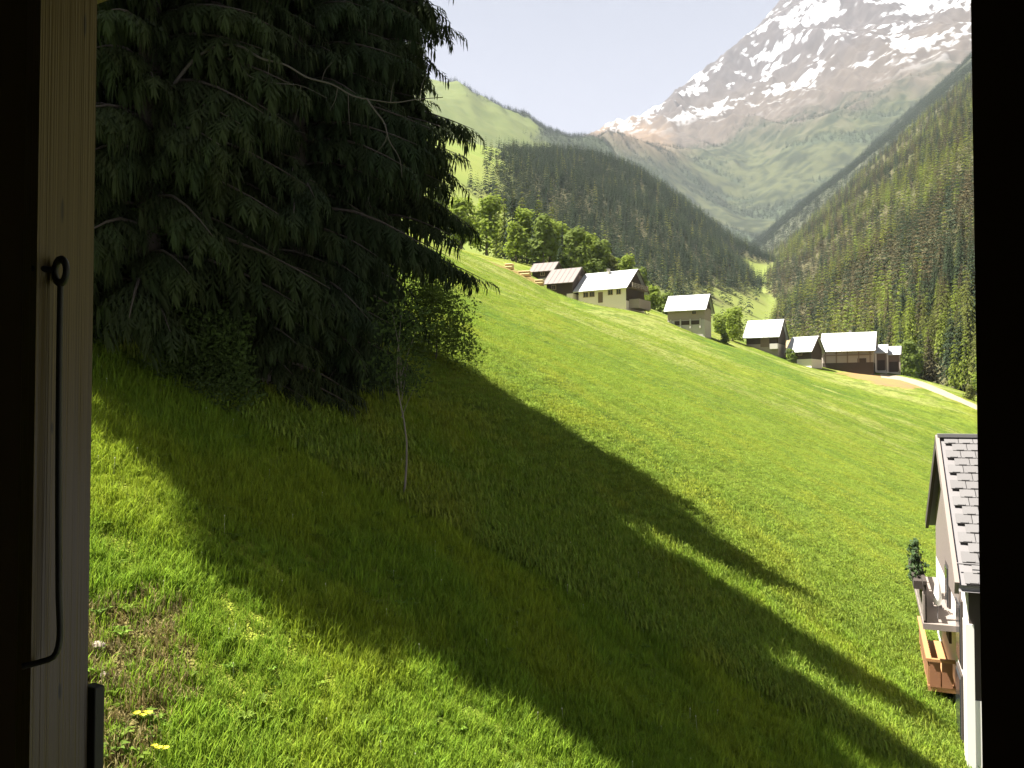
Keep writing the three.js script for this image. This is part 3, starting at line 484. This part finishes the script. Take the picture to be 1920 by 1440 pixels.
  { const f = mesh('door', box(0.06, 2.0, 1.0, x0 - 0.03, 3.3, -5.2), timber, t); mesh('pane', box(0.03, 1.2, 0.7, x0 - 0.075, 3.6, -5.2), H.glass, f); }
  // balconies on the end wall
  const upper = mesh('balcony', box(0.75, 0.14, 6.4, x0 - 0.375, 3.12, -6.0), cladding, t);
  for (let k = 0; k < 7; k++) mesh('baluster_post', box(0.07, 0.95, 0.07, x0 - 0.70, 3.66, -2.9 - k * 1.03), timber, upper);
  mesh('rail', box(0.09, 0.09, 6.4, x0 - 0.70, 4.16, -6.0), timber, upper); mesh('rail', box(0.04, 0.62, 6.3, x0 - 0.72, 3.56, -6.0), cladding, upper);
  const lower = mesh('balcony', box(0.62, 0.14, 4.6, x0 - 0.31, 1.42, -5.9), wood, t);
  for (let k = 0; k < 17; k++) mesh('slat', box(0.035, 0.62, 0.2, x0 - 0.60, 1.78, -3.75 - k * 0.27), k % 3 ? orange : wood, lower);
  for (let k = 0; k < 2; k++) mesh('slat', box(0.24, 0.62, 0.035, x0 - 0.46 + k * 0.27, 1.78, -3.58), orange, lower);
  mesh('rail', box(0.12, 0.07, 4.7, x0 - 0.60, 2.13, -5.9), wood, lower); mesh('rail', box(0.53, 0.07, 0.12, x0 - 0.275, 2.13, -3.58), wood, lower);
  // white shade standing on the upper balcony, with flower boxes as things of their own
  const boxes = [[-4.0, 'flower box of dark leaves near end of the upper balcony'], [-6.0, 'flower box of dark leaves mid way along the upper balcony']];
  for (const [z, lbl] of boxes) {
    const p = new THREE.Vector3(x0 - 0.82, 4.02, z).applyAxisAngle(UPV, th).add(O), b = thing('flower_box', lbl, 'flower box', [p.x, p.y, p.z], th, 'flower boxes on the upper balcony');
    mesh('trough', box(0.22, 0.2, 1.5), timber, b); const lf = leafyCrown(0.9, 0.45, 260, 0.07, 5 + Math.round(z), 0.05).scale(0.7, 0.85, 1.9).translate(0, 0.02, 0); mesh('foliage', lf, leafMat(0.05, 0.085, 0.03, 0.3), b);
  }
  const p = new THREE.Vector3(x0 - 0.40, 3.19, -3.3).applyAxisAngle(UPV, th).add(O), u = thing('folded_parasol', 'white folded sunshade standing on the upper balcony', 'parasol', [p.x, p.y, p.z], th); u.scale.set(0.5, 0.62, 0.5);
  mesh('pole', new THREE.CylinderGeometry(0.02, 0.02, 1.7, 8).translate(0, 0.85, 0), metal, u); mesh('canopy', new THREE.LatheGeometry([[0.03, 0.55], [0.17, 0.62], [0.2, 0.85], [0.13, 1.3], [0.04, 1.66], [0, 1.7]].map(([a, b]) => new THREE.Vector2(a, b)), 14), std(0.82, 0.82, 0.80), u);
}

// ---------------------------------------------------------------- dark trees at the left
const sprayGeo = (() => {                                             // one drooping spruce spray, about 0.6 m, of many thin twiglets
  const r = rng(5), t = [];
  const blade = (ax, ay, az, bx, by, bz, w) => { const dx = bx - ax, dz = bz - az, l = Math.hypot(dx, dz) || 1, nx = -dz / l * w, nz = dx / l * w, mx = lerp(ax, bx, 0.45), my = lerp(ay, by, 0.45), mz = lerp(az, bz, 0.45); t.push(ax, ay, az, mx + nx, my - w * 0.5, mz + nz, bx, by, bz, ax, ay, az, bx, by, bz, mx - nx, my - w * 0.5, mz - nz); };
  blade(0, 0, 0, 0.62, -0.2, 0, 0.035);
  for (let k = 0; k < 9; k++) { const q = 0.06 + k * 0.062, s = k % 2 ? 1 : -1, l = 0.30 * (1 - q * 0.8) * (0.7 + 0.6 * r()), x = q, y = -0.2 * q * q / 0.38; blade(x, y, 0, x + l * 0.7, y - 0.10 - 0.14 * r(), s * l * 0.75, 0.032); blade(x + 0.02, y, 0, x + 0.08 + 0.1 * r(), y - 0.22 - 0.16 * r(), s * 0.05, 0.028); }
  return soup(t);
})();
const spruceMats = [leafMat(0.026, 0.040, 0.017, 0.2), leafMat(0.031, 0.044, 0.017, 0.2)], darkBark = std(0.075, 0.06, 0.048, 1);
function nearSpruce(name, label, x, d, Ht, Rad, seed, low = 0.05) {
  const t = thing(name, label, 'spruce tree', [x, ground(x, d) - 0.15, -d], 0, 'spruces of the dark copse'), r = rng(seed), limbs = [], mats = [], o = new THREE.Object3D();
  mesh('trunk', tube([[0, -0.6, 0], [0.06, Ht * 0.3, 0.05], [-0.05, Ht * 0.65, 0], [0, Ht, 0]], 0.30, 0.03, 9, 14), darkBark, t);
  for (let y = Ht * low + 0.2; y < Ht - 0.1; y += 0.42 + 0.14 * r()) {
    const f = y / Ht, L0 = Rad * Math.pow(1 - f, 0.72) * (0.72 + 0.28 * sstep(0, 0.16, f)) + 0.12, n = 5 + Math.floor(r() * 3), ph = r() * 6.28;
    for (let k = 0; k < n; k++) {
      const a = ph + (k + 0.6 * (r() - 0.5)) / n * 6.283, L = L0 * (0.66 + 0.5 * r()), ca = Math.cos(a), sa = Math.sin(a), dr = 0.20 + 0.32 * (1 - f) + 0.15 * r(), y1 = y + 0.3 * (r() - 0.5);
      const path = (q) => [ca * L * q, y1 + L * (0.16 * q - dr * q * q + 0.16 * dr * q * q * q * q), sa * L * q];
      if (L > 0.5) limbs.push(tube([path(0), path(0.33), path(0.66), path(1)], 0.018 + 0.011 * L, 0.006, 4, 5));
      for (let q = 0.14; q <= 1.001; q += 0.17 / Math.max(L, 0.35)) {
        const p = path(Math.min(q, 1)), reach = (0.55 + 0.55 * (1 - Math.abs(q - 0.55))) * (0.7 + 0.5 * r()) * Math.min(1, 0.35 + L * 0.3);
        for (const s of q > 0.93 ? [0] : [-1, 1]) { o.position.set(...p); o.rotation.set(0, -(a + s * (0.75 + 0.5 * r())), -0.15 - 0.55 * r() * (1 - f), 'YZX'); o.scale.set(reach * 1.1, reach * (1 + 0.7 * r()), reach); o.updateMatrix(); mats.push(o.matrix.clone()); }
      }
    }
  }
  mesh('limbs', mergeGeometries(limbs), darkBark, t).userData.kind = 'stuff';
  const im = new THREE.InstancedMesh(sprayGeo, spruceMats[seed % 2], mats.length), c = new THREE.Color(); mats.forEach((m, i) => { im.setMatrixAt(i, m); const k = 0.75 + 0.5 * r(); im.setColorAt(i, c.setRGB(k * (0.95 + 0.15 * r()), k, k)); });
  im.name = 'crown'; im.userData.kind = 'stuff'; im.castShadow = im.receiveShadow = true; t.add(im); return t;
}
nearSpruce('spruce_tree', 'dark spruce whose ragged right edge stands against the sky', -4.4, 24.6, 19.8, 3.9, 101, 0.16);
nearSpruce('spruce_tree', 'dark spruce hidden just behind the one against the sky', -6.6, 27.2, 20, 3.2, 102);
nearSpruce('spruce_tree', 'tallest dark spruce, left of the one against the sky', -5.2, 20.4, 23.3, 3.5, 104, 0.06);
nearSpruce('spruce_tree', 'big dark spruce nearest the window, right of the leafy tree', -7.5, 17.4, 25, 3.8, 105, 0.04);
nearSpruce('spruce_tree', 'dark spruce farthest back on the left', -11.2, 22, 18, 3.8, 106);
nearSpruce('spruce_tree', 'dark spruce deep in the middle of the copse', -8.6, 23.2, 18, 3.6, 107);
nearSpruce('spruce_tree', 'low young spruce at the foot of the tallest one', -5.6, 18.9, 7.5, 2.3, 109, 0.01);
nearSpruce('spruce_tree', 'smallest young spruce, under the one against the sky', -4.2, 22.4, 5.5, 1.9, 110, 0.01);

const leafClump = (() => { const r = rng(15), t = []; for (let i = 0; i < 22; i++) { const a = r() * 6.283, e = (r() - 0.5) * 2, R = 0.30 * Math.cbrt(r()), x = Math.cos(a) * Math.cos(e) * R, y = Math.sin(e) * R, z = Math.sin(a) * Math.cos(e) * R, b = r() * 6.283, l = 0.030 + 0.026 * r(), w = l * 0.5, cx = Math.cos(b), sx = Math.sin(b), dy = (r() - 0.7) * l; t.push(x - cx * l, y - dy, z - sx * l, x - sx * w, y + 0.01, z + cx * w, x + cx * l, y + dy, z + sx * l, x - cx * l, y - dy, z - sx * l, x + cx * l, y + dy, z + sx * l, x + sx * w, y + 0.01, z - cx * w); } return soup(t); })();
function nearLeafy(name, label, category, x, d, Ht, Rad, clumps, seed, mat, { low = 0.18, stem = 0.16, bark = darkBark, lobeN = 14, group } = {}) {
  const t = thing(name, label, category, [x, ground(x, d) - 0.1, -d], 0, group), r = rng(seed), limbs = [], mats = [], o = new THREE.Object3D();
  mesh('trunk', tube([[0, -0.5, 0], [0.1, Ht * 0.3, -0.05], [-0.08, Ht * 0.6, 0.1], [0, Ht * 0.92, 0]], stem, stem * 0.12, 8, 10), bark, t);
  for (let i = 0; i < lobeN; i++) {
    const a = i * 2.4 + r(), f = (i + 0.5) / lobeN, rr = Rad * (0.35 + 0.5 * r()) * (1 - 0.35 * f), y = Ht * (low + (0.94 - low) * f), cx = Math.cos(a) * rr, cz = Math.sin(a) * rr, lr = Rad * (0.34 + 0.2 * r());
    limbs.push(tube([[0, y * 0.72, 0], [cx * 0.45, y * 0.86, cz * 0.45], [cx, y, cz]], stem * 0.35, stem * 0.06, 5, 6));
    for (let k = 0; k < clumps / lobeN; k++) { const q = new THREE.Vector3(r() - 0.5, r() - 0.5, r() - 0.5).normalize().multiplyScalar(lr * Math.cbrt(0.15 + 0.85 * r())); o.position.set(cx + q.x, y + q.y * 0.95, cz + q.z); o.rotation.set(r() * 3, r() * 6, r() * 3); o.scale.setScalar(0.8 + 0.7 * r()); o.updateMatrix(); mats.push(o.matrix.clone()); }
  }
  mesh('limbs', mergeGeometries(limbs), bark, t).userData.kind = 'stuff';
  const im = new THREE.InstancedMesh(leafClump, mat, mats.length), c = new THREE.Color(); mats.forEach((m, i) => { im.setMatrixAt(i, m); const k = 0.75 + 0.5 * r(); im.setColorAt(i, c.setRGB(k, k, k)); }); im.name = 'crown'; im.userData.kind = 'stuff'; im.castShadow = im.receiveShadow = true; t.add(im); return t;
}
const leafDark = leafMat(0.055, 0.085, 0.022, 0.3), leafYoung = leafMat(0.11, 0.155, 0.035, 0.4), twigMat = std(0.075, 0.065, 0.055, 1);
const bl = nearLeafy('broadleaf_tree', 'dark leafy tree beside the wooden window jamb, with a bare arching branch', 'tree', -9.0, 18.7, 16, 3.0, 9000, 201, leafDark, { low: 0.12, lobeN: 22 });
{ // bare limb arching out to the right, with hanging side twigs
  const b = (x, y, d) => [x + 9.0, y - bl.position.y, -d + 18.7];
  mesh('bare_branch', mergeGeometries([
    tube([b(-6.9, 6.0, 16.6), b(-6.1, 6.75, 16.3), b(-5.6, 6.95, 16.2), b(-5.2, 6.9, 16.1), b(-4.75, 6.62, 16), b(-4.3, 6.5, 16), b(-3.9, 6.28, 16.05), b(-3.4, 6.12, 16), b(-3.0, 5.9, 16), b(-2.6, 5.82, 16), b(-2.2, 5.74, 15.9), b(-1.8, 5.8, 15.9), b(-1.3, 5.84, 15.9)], 0.034, 0.007, 6, 60),
    tube([b(-2.75, 5.85, 16), b(-2.6, 5.62, 15.9), b(-2.4, 5.35, 15.9), b(-2.3, 5.0, 15.8), b(-2.1, 4.65, 15.8), b(-2.05, 4.3, 15.8)], 0.018, 0.005, 5, 16),
    tube([b(-5.3, 6.85, 16.1), b(-5.0, 6.3, 16), b(-4.5, 6.15, 16), b(-4.0, 6.1, 16), b(-3.5, 5.86, 16)], 0.012, 0.004, 5, 14),
    ...[[-4.0, 6.1, -0.12, -0.7], [-3.1, 5.95, 0.05, -0.8], [-1.75, 5.8, 0.12, 0.5], [-2.3, 5.76, 0.08, 0.45], [-4.6, 6.55, -0.1, -0.5], [-3.6, 6.2, 0.2, 0.35], [-2.35, 5.2, -0.25, -0.4], [-3.3, 6.08, -0.15, -0.45]].map(([x, y, dx, dy]) => tube([b(x, y, 16), b(x + dx * 0.3, y + dy * 0.55, 16), b(x + dx, y + dy, 16)], 0.008, 0.003, 4, 6)),
  ]), twigMat, bl).userData.label = 'bare grey arching branch';
}
nearLeafy('broadleaf_tree', 'tall leafy tree outside the left window edge, casting the near shade', 'tree', -10.5, 14.6, 25, 2.55, 9500, 211, leafDark, { low: 0.36, lobeN: 26, stem: 0.24 });
for (const [x, d, h, w, lbl] of [[-8.7, 16.4, 1.9, 1.1, 'shaded shrub under the copse, closest to the window jamb'], [-6.2, 17.3, 1.5, 1.0, 'shaded shrub at the foot of the big near spruce']])
  nearLeafy('shrub', lbl, 'shrub', x, d, h, w, 420, 300 + Math.round(d * 10), leafDark, { low: 0.05, stem: 0.04, lobeN: 12, group: 'shrubs along the foot of the copse' });
nearLeafy('young_shrub', 'sunlit young leafy shrub at the right foot of the spruce against the sky', 'shrub', -2.6, 28.3, 2.9, 1.25, 420, 205, leafYoung, { low: 0.12, stem: 0.035, bark: twigMat, lobeN: 10 });
nearLeafy('sapling', 'thin pale-stemmed sapling standing in the shade of the spruces', 'sapling', -2.2, 17.0, 4.2, 0.55, 36, 206, leafDark, { low: 0.55, stem: 0.028, bark: paleBarkMat, lobeN: 7 });

// ---------------------------------------------------------------- grass
const tuft = (n, h, spread, w, seed) => {                              // a tuft of bent tapering blades
  const r = rng(seed), t = [];
  for (let i = 0; i < n; i++) {
    const a = r() * 6.283, rr = spread * Math.sqrt(r()), x = Math.cos(a) * rr, z = Math.sin(a) * rr, b = r() * 6.283, l = h * (0.55 + 0.6 * r()), lean = l * (0.15 + 0.6 * r()), cx = Math.cos(b), sx = Math.sin(b), w2 = w * (0.6 + 0.6 * r());
    const nx = -sx * w2, nz = cx * w2, mx = x + cx * lean * 0.35, mz = z + sx * lean * 0.35, my = l * 0.6, ex = x + cx * lean, ez = z + sx * lean, ey = l * 0.92;
    t.push(x - nx, -0.03, z - nz, x + nx, -0.03, z + nz, mx + nx * 0.8, my, mz + nz * 0.8, x - nx, -0.03, z - nz, mx + nx * 0.8, my, mz + nz * 0.8, mx - nx * 0.8, my, mz - nz * 0.8, mx - nx * 0.8, my, mz - nz * 0.8, mx + nx * 0.8, my, mz + nz * 0.8, ex, ey, ez);
  }
  return soup(t);
};
const tufts = [tuft(14, 0.17, 0.09, 0.0055, 1), tuft(11, 0.24, 0.08, 0.005, 2), tuft(12, 0.12, 0.10, 0.007, 3)], bigTufts = [tuft(18, 0.24, 0.28, 0.012, 4), tuft(18, 0.20, 0.34, 0.013, 5)];
const meadowGrass = leafMat(0.215, 0.285, 0.034, 0.38);
const grassMat = leafMat(0.215, 0.31, 0.024, 0.38), weedMat = leafMat(0.30, 0.23, 0.09, 0.25);
const NEAR = [[], [], []], FAR = [[], []], WEED = [];
{
  const r = rng(404);
  const view = (x, d) => x / d > -0.56 && x / d < 0.58;
  for (let i = 0; i < 170000; i++) {
    const d = 6 + 17 * Math.pow(r(), 0.8), x = -9.5 + 21 * r(); if (!view(x, d)) continue;
    const keep = d < 13 ? 1 : 1 - 0.55 * sstep(13, 22, d); if (r() > keep) continue;
    const brown = Math.hypot((x + 4.5) / 1.25, (d - 9.2) / 2.1) + 1.2 * (fbm(x * 1.4, d * 1.4, 85, 3) - 0.5);
    const dens = fbm(x * 1.6, d * 1.6, 141, 3); if (r() > 0.62 + 1.1 * (dens - 0.25)) continue;
    if (brown < 0.85 && r() < 0.72) { if (r() < 0.5) WEED.push([x, d, 0.6 + 0.5 * r()]); continue; }
    NEAR[Math.floor(r() * 3)].push([x, d, (0.45 + 0.75 * r()) * (0.45 + 1.15 * dens)]);
  }
  for (let i = 0; i < 230000; i++) { const d = 17 + 150 * Math.pow(r(), 1.7), x = d * (-0.5 + 1.08 * r()); if (!view(x, d) || r() > 1.1 - 0.8 * sstep(60, 165, d) || distRoad(x, d) < 2.6 || Math.hypot((x - 74.5) / 9.5, (d - 170.5) / 8.5) < 1) continue; const n = fbm(x * 0.8, d * 0.8, 143, 3); if (r() > 0.35 + 1.3 * (n - 0.2)) continue; FAR[Math.floor(r() * 2)].push([x, d, (0.55 + 0.7 * r()) * (1 + 0.5 * sstep(40, 150, d)), 0.22 + 0.45 * sstep(34, 16, d)]); }
}
function scatter(geo, mat, list, name, label, category, seed, warm = 1) {
  const im = new THREE.InstancedMesh(geo, mat, list.length), o = new THREE.Object3D(), c = new THREE.Color(), r = rng(seed);
  list.forEach(([x, d, s, sy = 1], i) => { o.position.set(x, ground(x, d), -d); o.rotation.set((r() - 0.5) * 0.3, r() * 6.283, -0.2 * r()); o.scale.set(s * 1.05, s * sy, s * 1.05); o.updateMatrix(); im.setMatrixAt(i, o.matrix); const n = fbm(x * 0.5, d * 0.5, 151, 3), y = sstep(0.45, 0.75, n), k = 0.72 + 0.5 * r(); im.setColorAt(i, c.setRGB(k * (0.82 + 0.24 * y + 0.16 * r()), k * (0.95 + 0.08 * y), k * (0.9 + 0.3 * r()))); });
  return stuff(im, name, label, category);
}
scatter(tufts[0], grassMat, NEAR[0], 'grass', 'bright green grass tufts on the slope below the window', 'grass', 1);
scatter(tufts[1], grassMat, NEAR[1], 'tall_grass', 'taller grass blades mixed into the slope below the window', 'grass', 2);
scatter(tufts[2], grassMat, NEAR[2], 'short_grass', 'short grass between the tufts below the window', 'grass', 3);
scatter(bigTufts[0], meadowGrass, FAR[0], 'meadow_grass', 'short grass cover of the meadow farther down the slope', 'grass', 4);
scatter(bigTufts[1], meadowGrass, FAR[1], 'meadow_grass', 'denser grass cover of the meadow farther down the slope', 'grass', 5);
scatter(tuft(9, 0.16, 0.12, 0.008, 8), weedMat, WEED, 'dry_weeds', 'dry brown weeds on the bare patch at bottom left', 'weeds', 6);
{
  const r = rng(515), t = [];
  for (let k = 0; k < 9; k++) { const a = k * 2.4, l = 0.10 + 0.07 * r(), w = 0.022 + 0.014 * r(), c = Math.cos(a), q = Math.sin(a), h = 0.05 + 0.06 * r(), P = (u, v, y) => [c * u - q * v, y, q * u + c * v];
    t.push(...P(0, 0, 0), ...P(l * 0.5, w, h), ...P(l * 0.55, 0, h * 0.85), ...P(0, 0, 0), ...P(l * 0.55, 0, h * 0.85), ...P(l * 0.5, -w, h), ...P(l * 0.5, w, h), ...P(l, 0, h * 0.9), ...P(l * 0.55, 0, h * 0.85), ...P(l * 0.5, -w, h), ...P(l * 0.55, 0, h * 0.85), ...P(l, 0, h * 0.9)); }
  const list = []; for (let i = 0; i < 2600; i++) { const d = 6.5 + 12 * r(), x = d * (-0.52 + 0.85 * r()); if (r() < 0.1 + 1.4 * (fbm(x * 2.3, d * 2.3, 161, 3) - 0.35)) list.push([x, d, 0.4 + 0.55 * r(), 1.5]); }
  scatter(soup(t), leafMat(0.17, 0.25, 0.03, 0.35), list, 'leafy_weeds', 'broad-leaved weeds among the grass below the window', 'weeds', 17);
}
// dandelions, pale seed heads and stones on the near slope
{
  const r = rng(606), petal = std(0.80, 0.66, 0.03, 0.8), pale = std(0.45, 0.45, 0.28, 0.9), stemM = leafMat(0.14, 0.2, 0.05, 0.2), stoneM = std(0.30, 0.24, 0.20, 1);
  const head = (() => { const t = []; for (let k = 0; k < 14; k++) { const a = k / 14 * 6.283, b = a + 0.24, R = 0.03; t.push(0, 0.004, 0, Math.cos(a) * R, 0.012, Math.sin(a) * R, Math.cos(b) * R, 0.010, Math.sin(b) * R); } return soup(t); })();
  const stemG = tube([[0, -0.02, 0], [0.01, 0.1, 0], [0.03, 0.2, 0.01]], 0.003, 0.002, 4, 4);
  for (const [x, d, n, lbl] of [[-3.75, 8.75, 5, 'clump of yellow dandelions by the bare patch at bottom left'], [-3.45, 8.45, 3, 'smaller clump of yellow dandelions nearer the window']]) {
    const t = thing('dandelion_clump', lbl, 'flowers', [x, ground(x, d), -d], r() * 6, 'dandelions by the bare patch');
    for (let k = 0; k < n; k++) { const s = mesh('stem', stemG, stemM, t); s.position.set((r() - 0.5) * 0.2, 0, (r() - 0.5) * 0.14); s.rotation.y = r() * 6; const f = mesh('flower', head, petal, s); f.position.set(0.03, 0.2, 0.01); f.rotation.z = 0.3 * (r() - 0.5); f.scale.setScalar(1.1 + 0.4 * r()); }
  }
  const seeds = []; for (let i = 0; i < 60; i++) { const d = 7.5 + 12 * r(), x = d * (-0.5 + 0.75 * r()); seeds.push([x, d]); }
  const seedG = new THREE.IcosahedronGeometry(0.012, 0).scale(0.7, 1.5, 0.7).translate(0, 0.24, 0), im = new THREE.InstancedMesh(mergeGeometries([seedG, tube([[0, 0, 0], [0, 0.12, 0], [0, 0.22, 0]], 0.002, 0.002, 3, 2).toNonIndexed()].map((g) => { const q = g.index ? g.toNonIndexed() : g; q.deleteAttribute('uv'); return q; })), pale, seeds.length), o = new THREE.Object3D();
  seeds.forEach(([x, d], i) => { o.position.set(x, ground(x, d), -d); o.rotation.set(0.4 * (r() - 0.5), r() * 6, 0.4 * (r() - 0.5)); o.scale.setScalar(0.7 + 0.5 * r()); o.updateMatrix(); im.setMatrixAt(i, o.matrix); }); stuff(im, 'seed_heads', 'pale grass seed heads scattered over the near slope', 'grass');
  [[-4.6, 9.55, 0.085, 'largest pale stone on the bare patch by the window jamb'], [-4.35, 9.2, 0.05, 'small pale stone below the largest one on the bare patch'], [-4.2, 8.4, 0.09, 'pale stone left of the dandelions'], [-3.1, 8.2, 0.06, 'smallest pale stone right of the dandelions']].forEach(([x, d, s, lbl], i) => { const g = new THREE.IcosahedronGeometry(s, 2), p = g.attributes.position; for (let k = 0; k < p.count; k++) { const f = 0.75 + 0.5 * fbm(p.getX(k) * 9 + i * 5 + p.getZ(k) * 7, p.getY(k) * 11, i, 2); p.setXYZ(k, p.getX(k) * f, p.getY(k) * f * 0.7, p.getZ(k) * f); } g.computeVertexNormals(); const m = mesh(numbered('stone'), g, stoneM); m.position.set(x, ground(x, d) + s * 0.35, -d); m.userData = { label: lbl, category: 'stone', group: 'stones on the bare patch' }; scene.add(m); });
}

// ---------------------------------------------------------------- the room and its window
{
  const A = new THREE.Vector3(-0.587, 0, -1.05), yaw = -Math.PI / 6;   // local x runs along the wall to the right, -z points outdoors
  const T = 0.0755, OW = 1.018, top = 0.72, bot = -0.66, wallT = 0.07;
  const put = (g) => g.rotateY(yaw).translate(A.x, A.y, A.z);
  const grain = colourTexture(512, 1024, (u, v) => {
    const w = u * 9 + 0.5 * fbm(u * 3, v * 2.2, 3, 3) + 0.25 * Math.sin(v * 5), ring = vnoise(w * 6, v * 1.2, 7), fine = vnoise(u * 150, v * 5, 11), n = fbm(u * 6, v * 6, 13, 3);
    let c = mix3([0.058, 0.038, 0.010], [0.095, 0.066, 0.020], ring * 0.6 + fine * 0.3 + n * 0.1);
    for (const [kx, ky, a, b] of [[0.2, 0.90, 0.03, 0.006], [0.78, 0.84, 0.03, 0.012], [0.42, 0.66, 0.03, 0.012], [0.5, 0.22, 0.03, 0.008], [0.3, 0.46, 0.02, 0.006]]) { const q = Math.hypot((u - kx) / a, (v - ky) / b) ; c = mix3(c, [0.015, 0.010, 0.006], sstep(1.3, 0.5, q)); }
    return c;
  });
  const grainBump = greyTexture(256, 256, (u, v) => vnoise(u * 70, v * 4, 5) * 0.6 + vnoise(u * 24, v * 3, 6) * 0.4);
  const jambWood = new THREE.MeshPhysicalMaterial({ map: grain, roughness: 0.32, specularIntensity: 0.9, bumpMap: grainBump, bumpScale: 0.0006, side: THREE.DoubleSide });
  const darkWood = std(0.085, 0.057, 0.035, 0.9), iron = std(0.018, 0.018, 0.02, 0.55, { metalness: 0.3 });
  // window wall: pieces round the opening, room side at local z = 0, outdoors at -wallT
  const wall = mergeGeometries([box(1.9, 3.0, wallT, -0.95 - 0.03, -0.25, -wallT / 2 - 0.003), box(1.7, 3.0, wallT, OW + 0.85 + 0.03, -0.25, -wallT / 2 - 0.003), box(OW + 0.059, 1.25 - top - 0.03, wallT, OW / 2, (1.25 + top + 0.03) / 2, -wallT / 2 - 0.003), box(OW + 0.059, 1.75 + bot - 0.03, wallT, OW / 2, (-1.75 + bot - 0.03) / 2, -wallT / 2 - 0.003)]);
  struct('window_wall', put(wall), darkWood);
  struct('room_floor', put(box(4.2, 0.2, 3.2, 0.55, -1.86, 1.6)), darkWood);
  struct('room_ceiling', put(box(4.2, 0.2, 3.2, 0.55, 1.36, 1.6)), darkWood);
  struct('room_wall_back', put(box(4.2, 3.4, 0.2, 0.55, -0.25, 3.3)), darkWood);
  struct('room_wall_left', put(box(0.2, 3.4, 3.4, -1.98, -0.25, 1.6)), darkWood);
  struct('room_wall_right', put(box(0.2, 3.4, 3.4, 2.82, -0.25, 1.6)), darkWood);
  struct('house_foundation', put(box(4.4, 9, 3.2, 0.55, -6.48, 1.66)), std(0.5, 0.47, 0.42, 1));
  struct('house_eave', put(box(5.4, 0.16, 1.5, 0.55, 1.56, -0.55)), darkWood);
  const f = thing('window_frame', 'brown wooden window frame that borders the whole view', 'window frame', [A.x, A.y, A.z], yaw);
  const jg = new THREE.BoxGeometry(0.03, top - bot, T, 1, 1, 1).translate(-0.015, (top + bot) / 2, -T / 2), uv = jg.attributes.uv, ps = jg.attributes.position, nr = jg.attributes.normal;
  for (let k = 0; k < uv.count; k++) { const across = Math.abs(nr.getX(k)) > 0.5 ? -ps.getZ(k) / T : (ps.getX(k) + 0.03) / 0.03; uv.setXY(k, across, (ps.getY(k) - bot) / (top - bot)); }
  mesh('jamb', jg, jambWood, f).userData.label = 'pale varnished wooden jamb';
  mesh('jamb', box(0.03, top - bot, T, OW + 0.015, (top + bot) / 2, -T / 2), darkWood, f);
  mesh('head', box(OW + 0.06, 0.03, T, OW / 2, top + 0.015, -T / 2), darkWood, f); mesh('sill', box(OW + 0.06, 0.03, T + 0.06, OW / 2, bot - 0.015, -T / 2 - 0.02), darkWood, f);
  // iron hook hanging from a screw eye at the left of the opening
  const hk = thing('window_hook', 'black iron hook hanging from a screw eye beside the wooden jamb', 'hook', [A.x, A.y, A.z], yaw);
  mesh('screw_eye', mergeGeometries([new THREE.TorusGeometry(0.0125, 0.0042, 8, 24).scale(0.95, 1.2, 1).translate(0.017, 0.170, -0.02), tube([[0.006, 0.172, -0.017], [-0.002, 0.173, -0.008], [-0.01, 0.173, 0.0]], 0.004, 0.004, 8, 4)]), iron, hk);
  mesh('rod', tube([[0.017, 0.154, -0.02], [0.017, 0.05, -0.02], [0.019, -0.1, -0.02], [0.0225, -0.22, -0.02], [0.0245, -0.290, -0.02], [0.020, -0.305, -0.016], [0.006, -0.311, -0.004], [-0.004, -0.314, 0.008]], 0.0038, 0.0038, 8, 70), iron, hk);
  const st = thing('shutter_stop', 'black iron shutter stop at the foot of the wooden jamb', 'shutter stop', [A.x, A.y, A.z], yaw);
  mesh('plate', new RoundedBoxGeometry(0.024, 0.2, 0.016, 2, 0.003).translate(-0.003, -0.462, -T - 0.011), iron, st);
}
renderer.render(scene, camera);
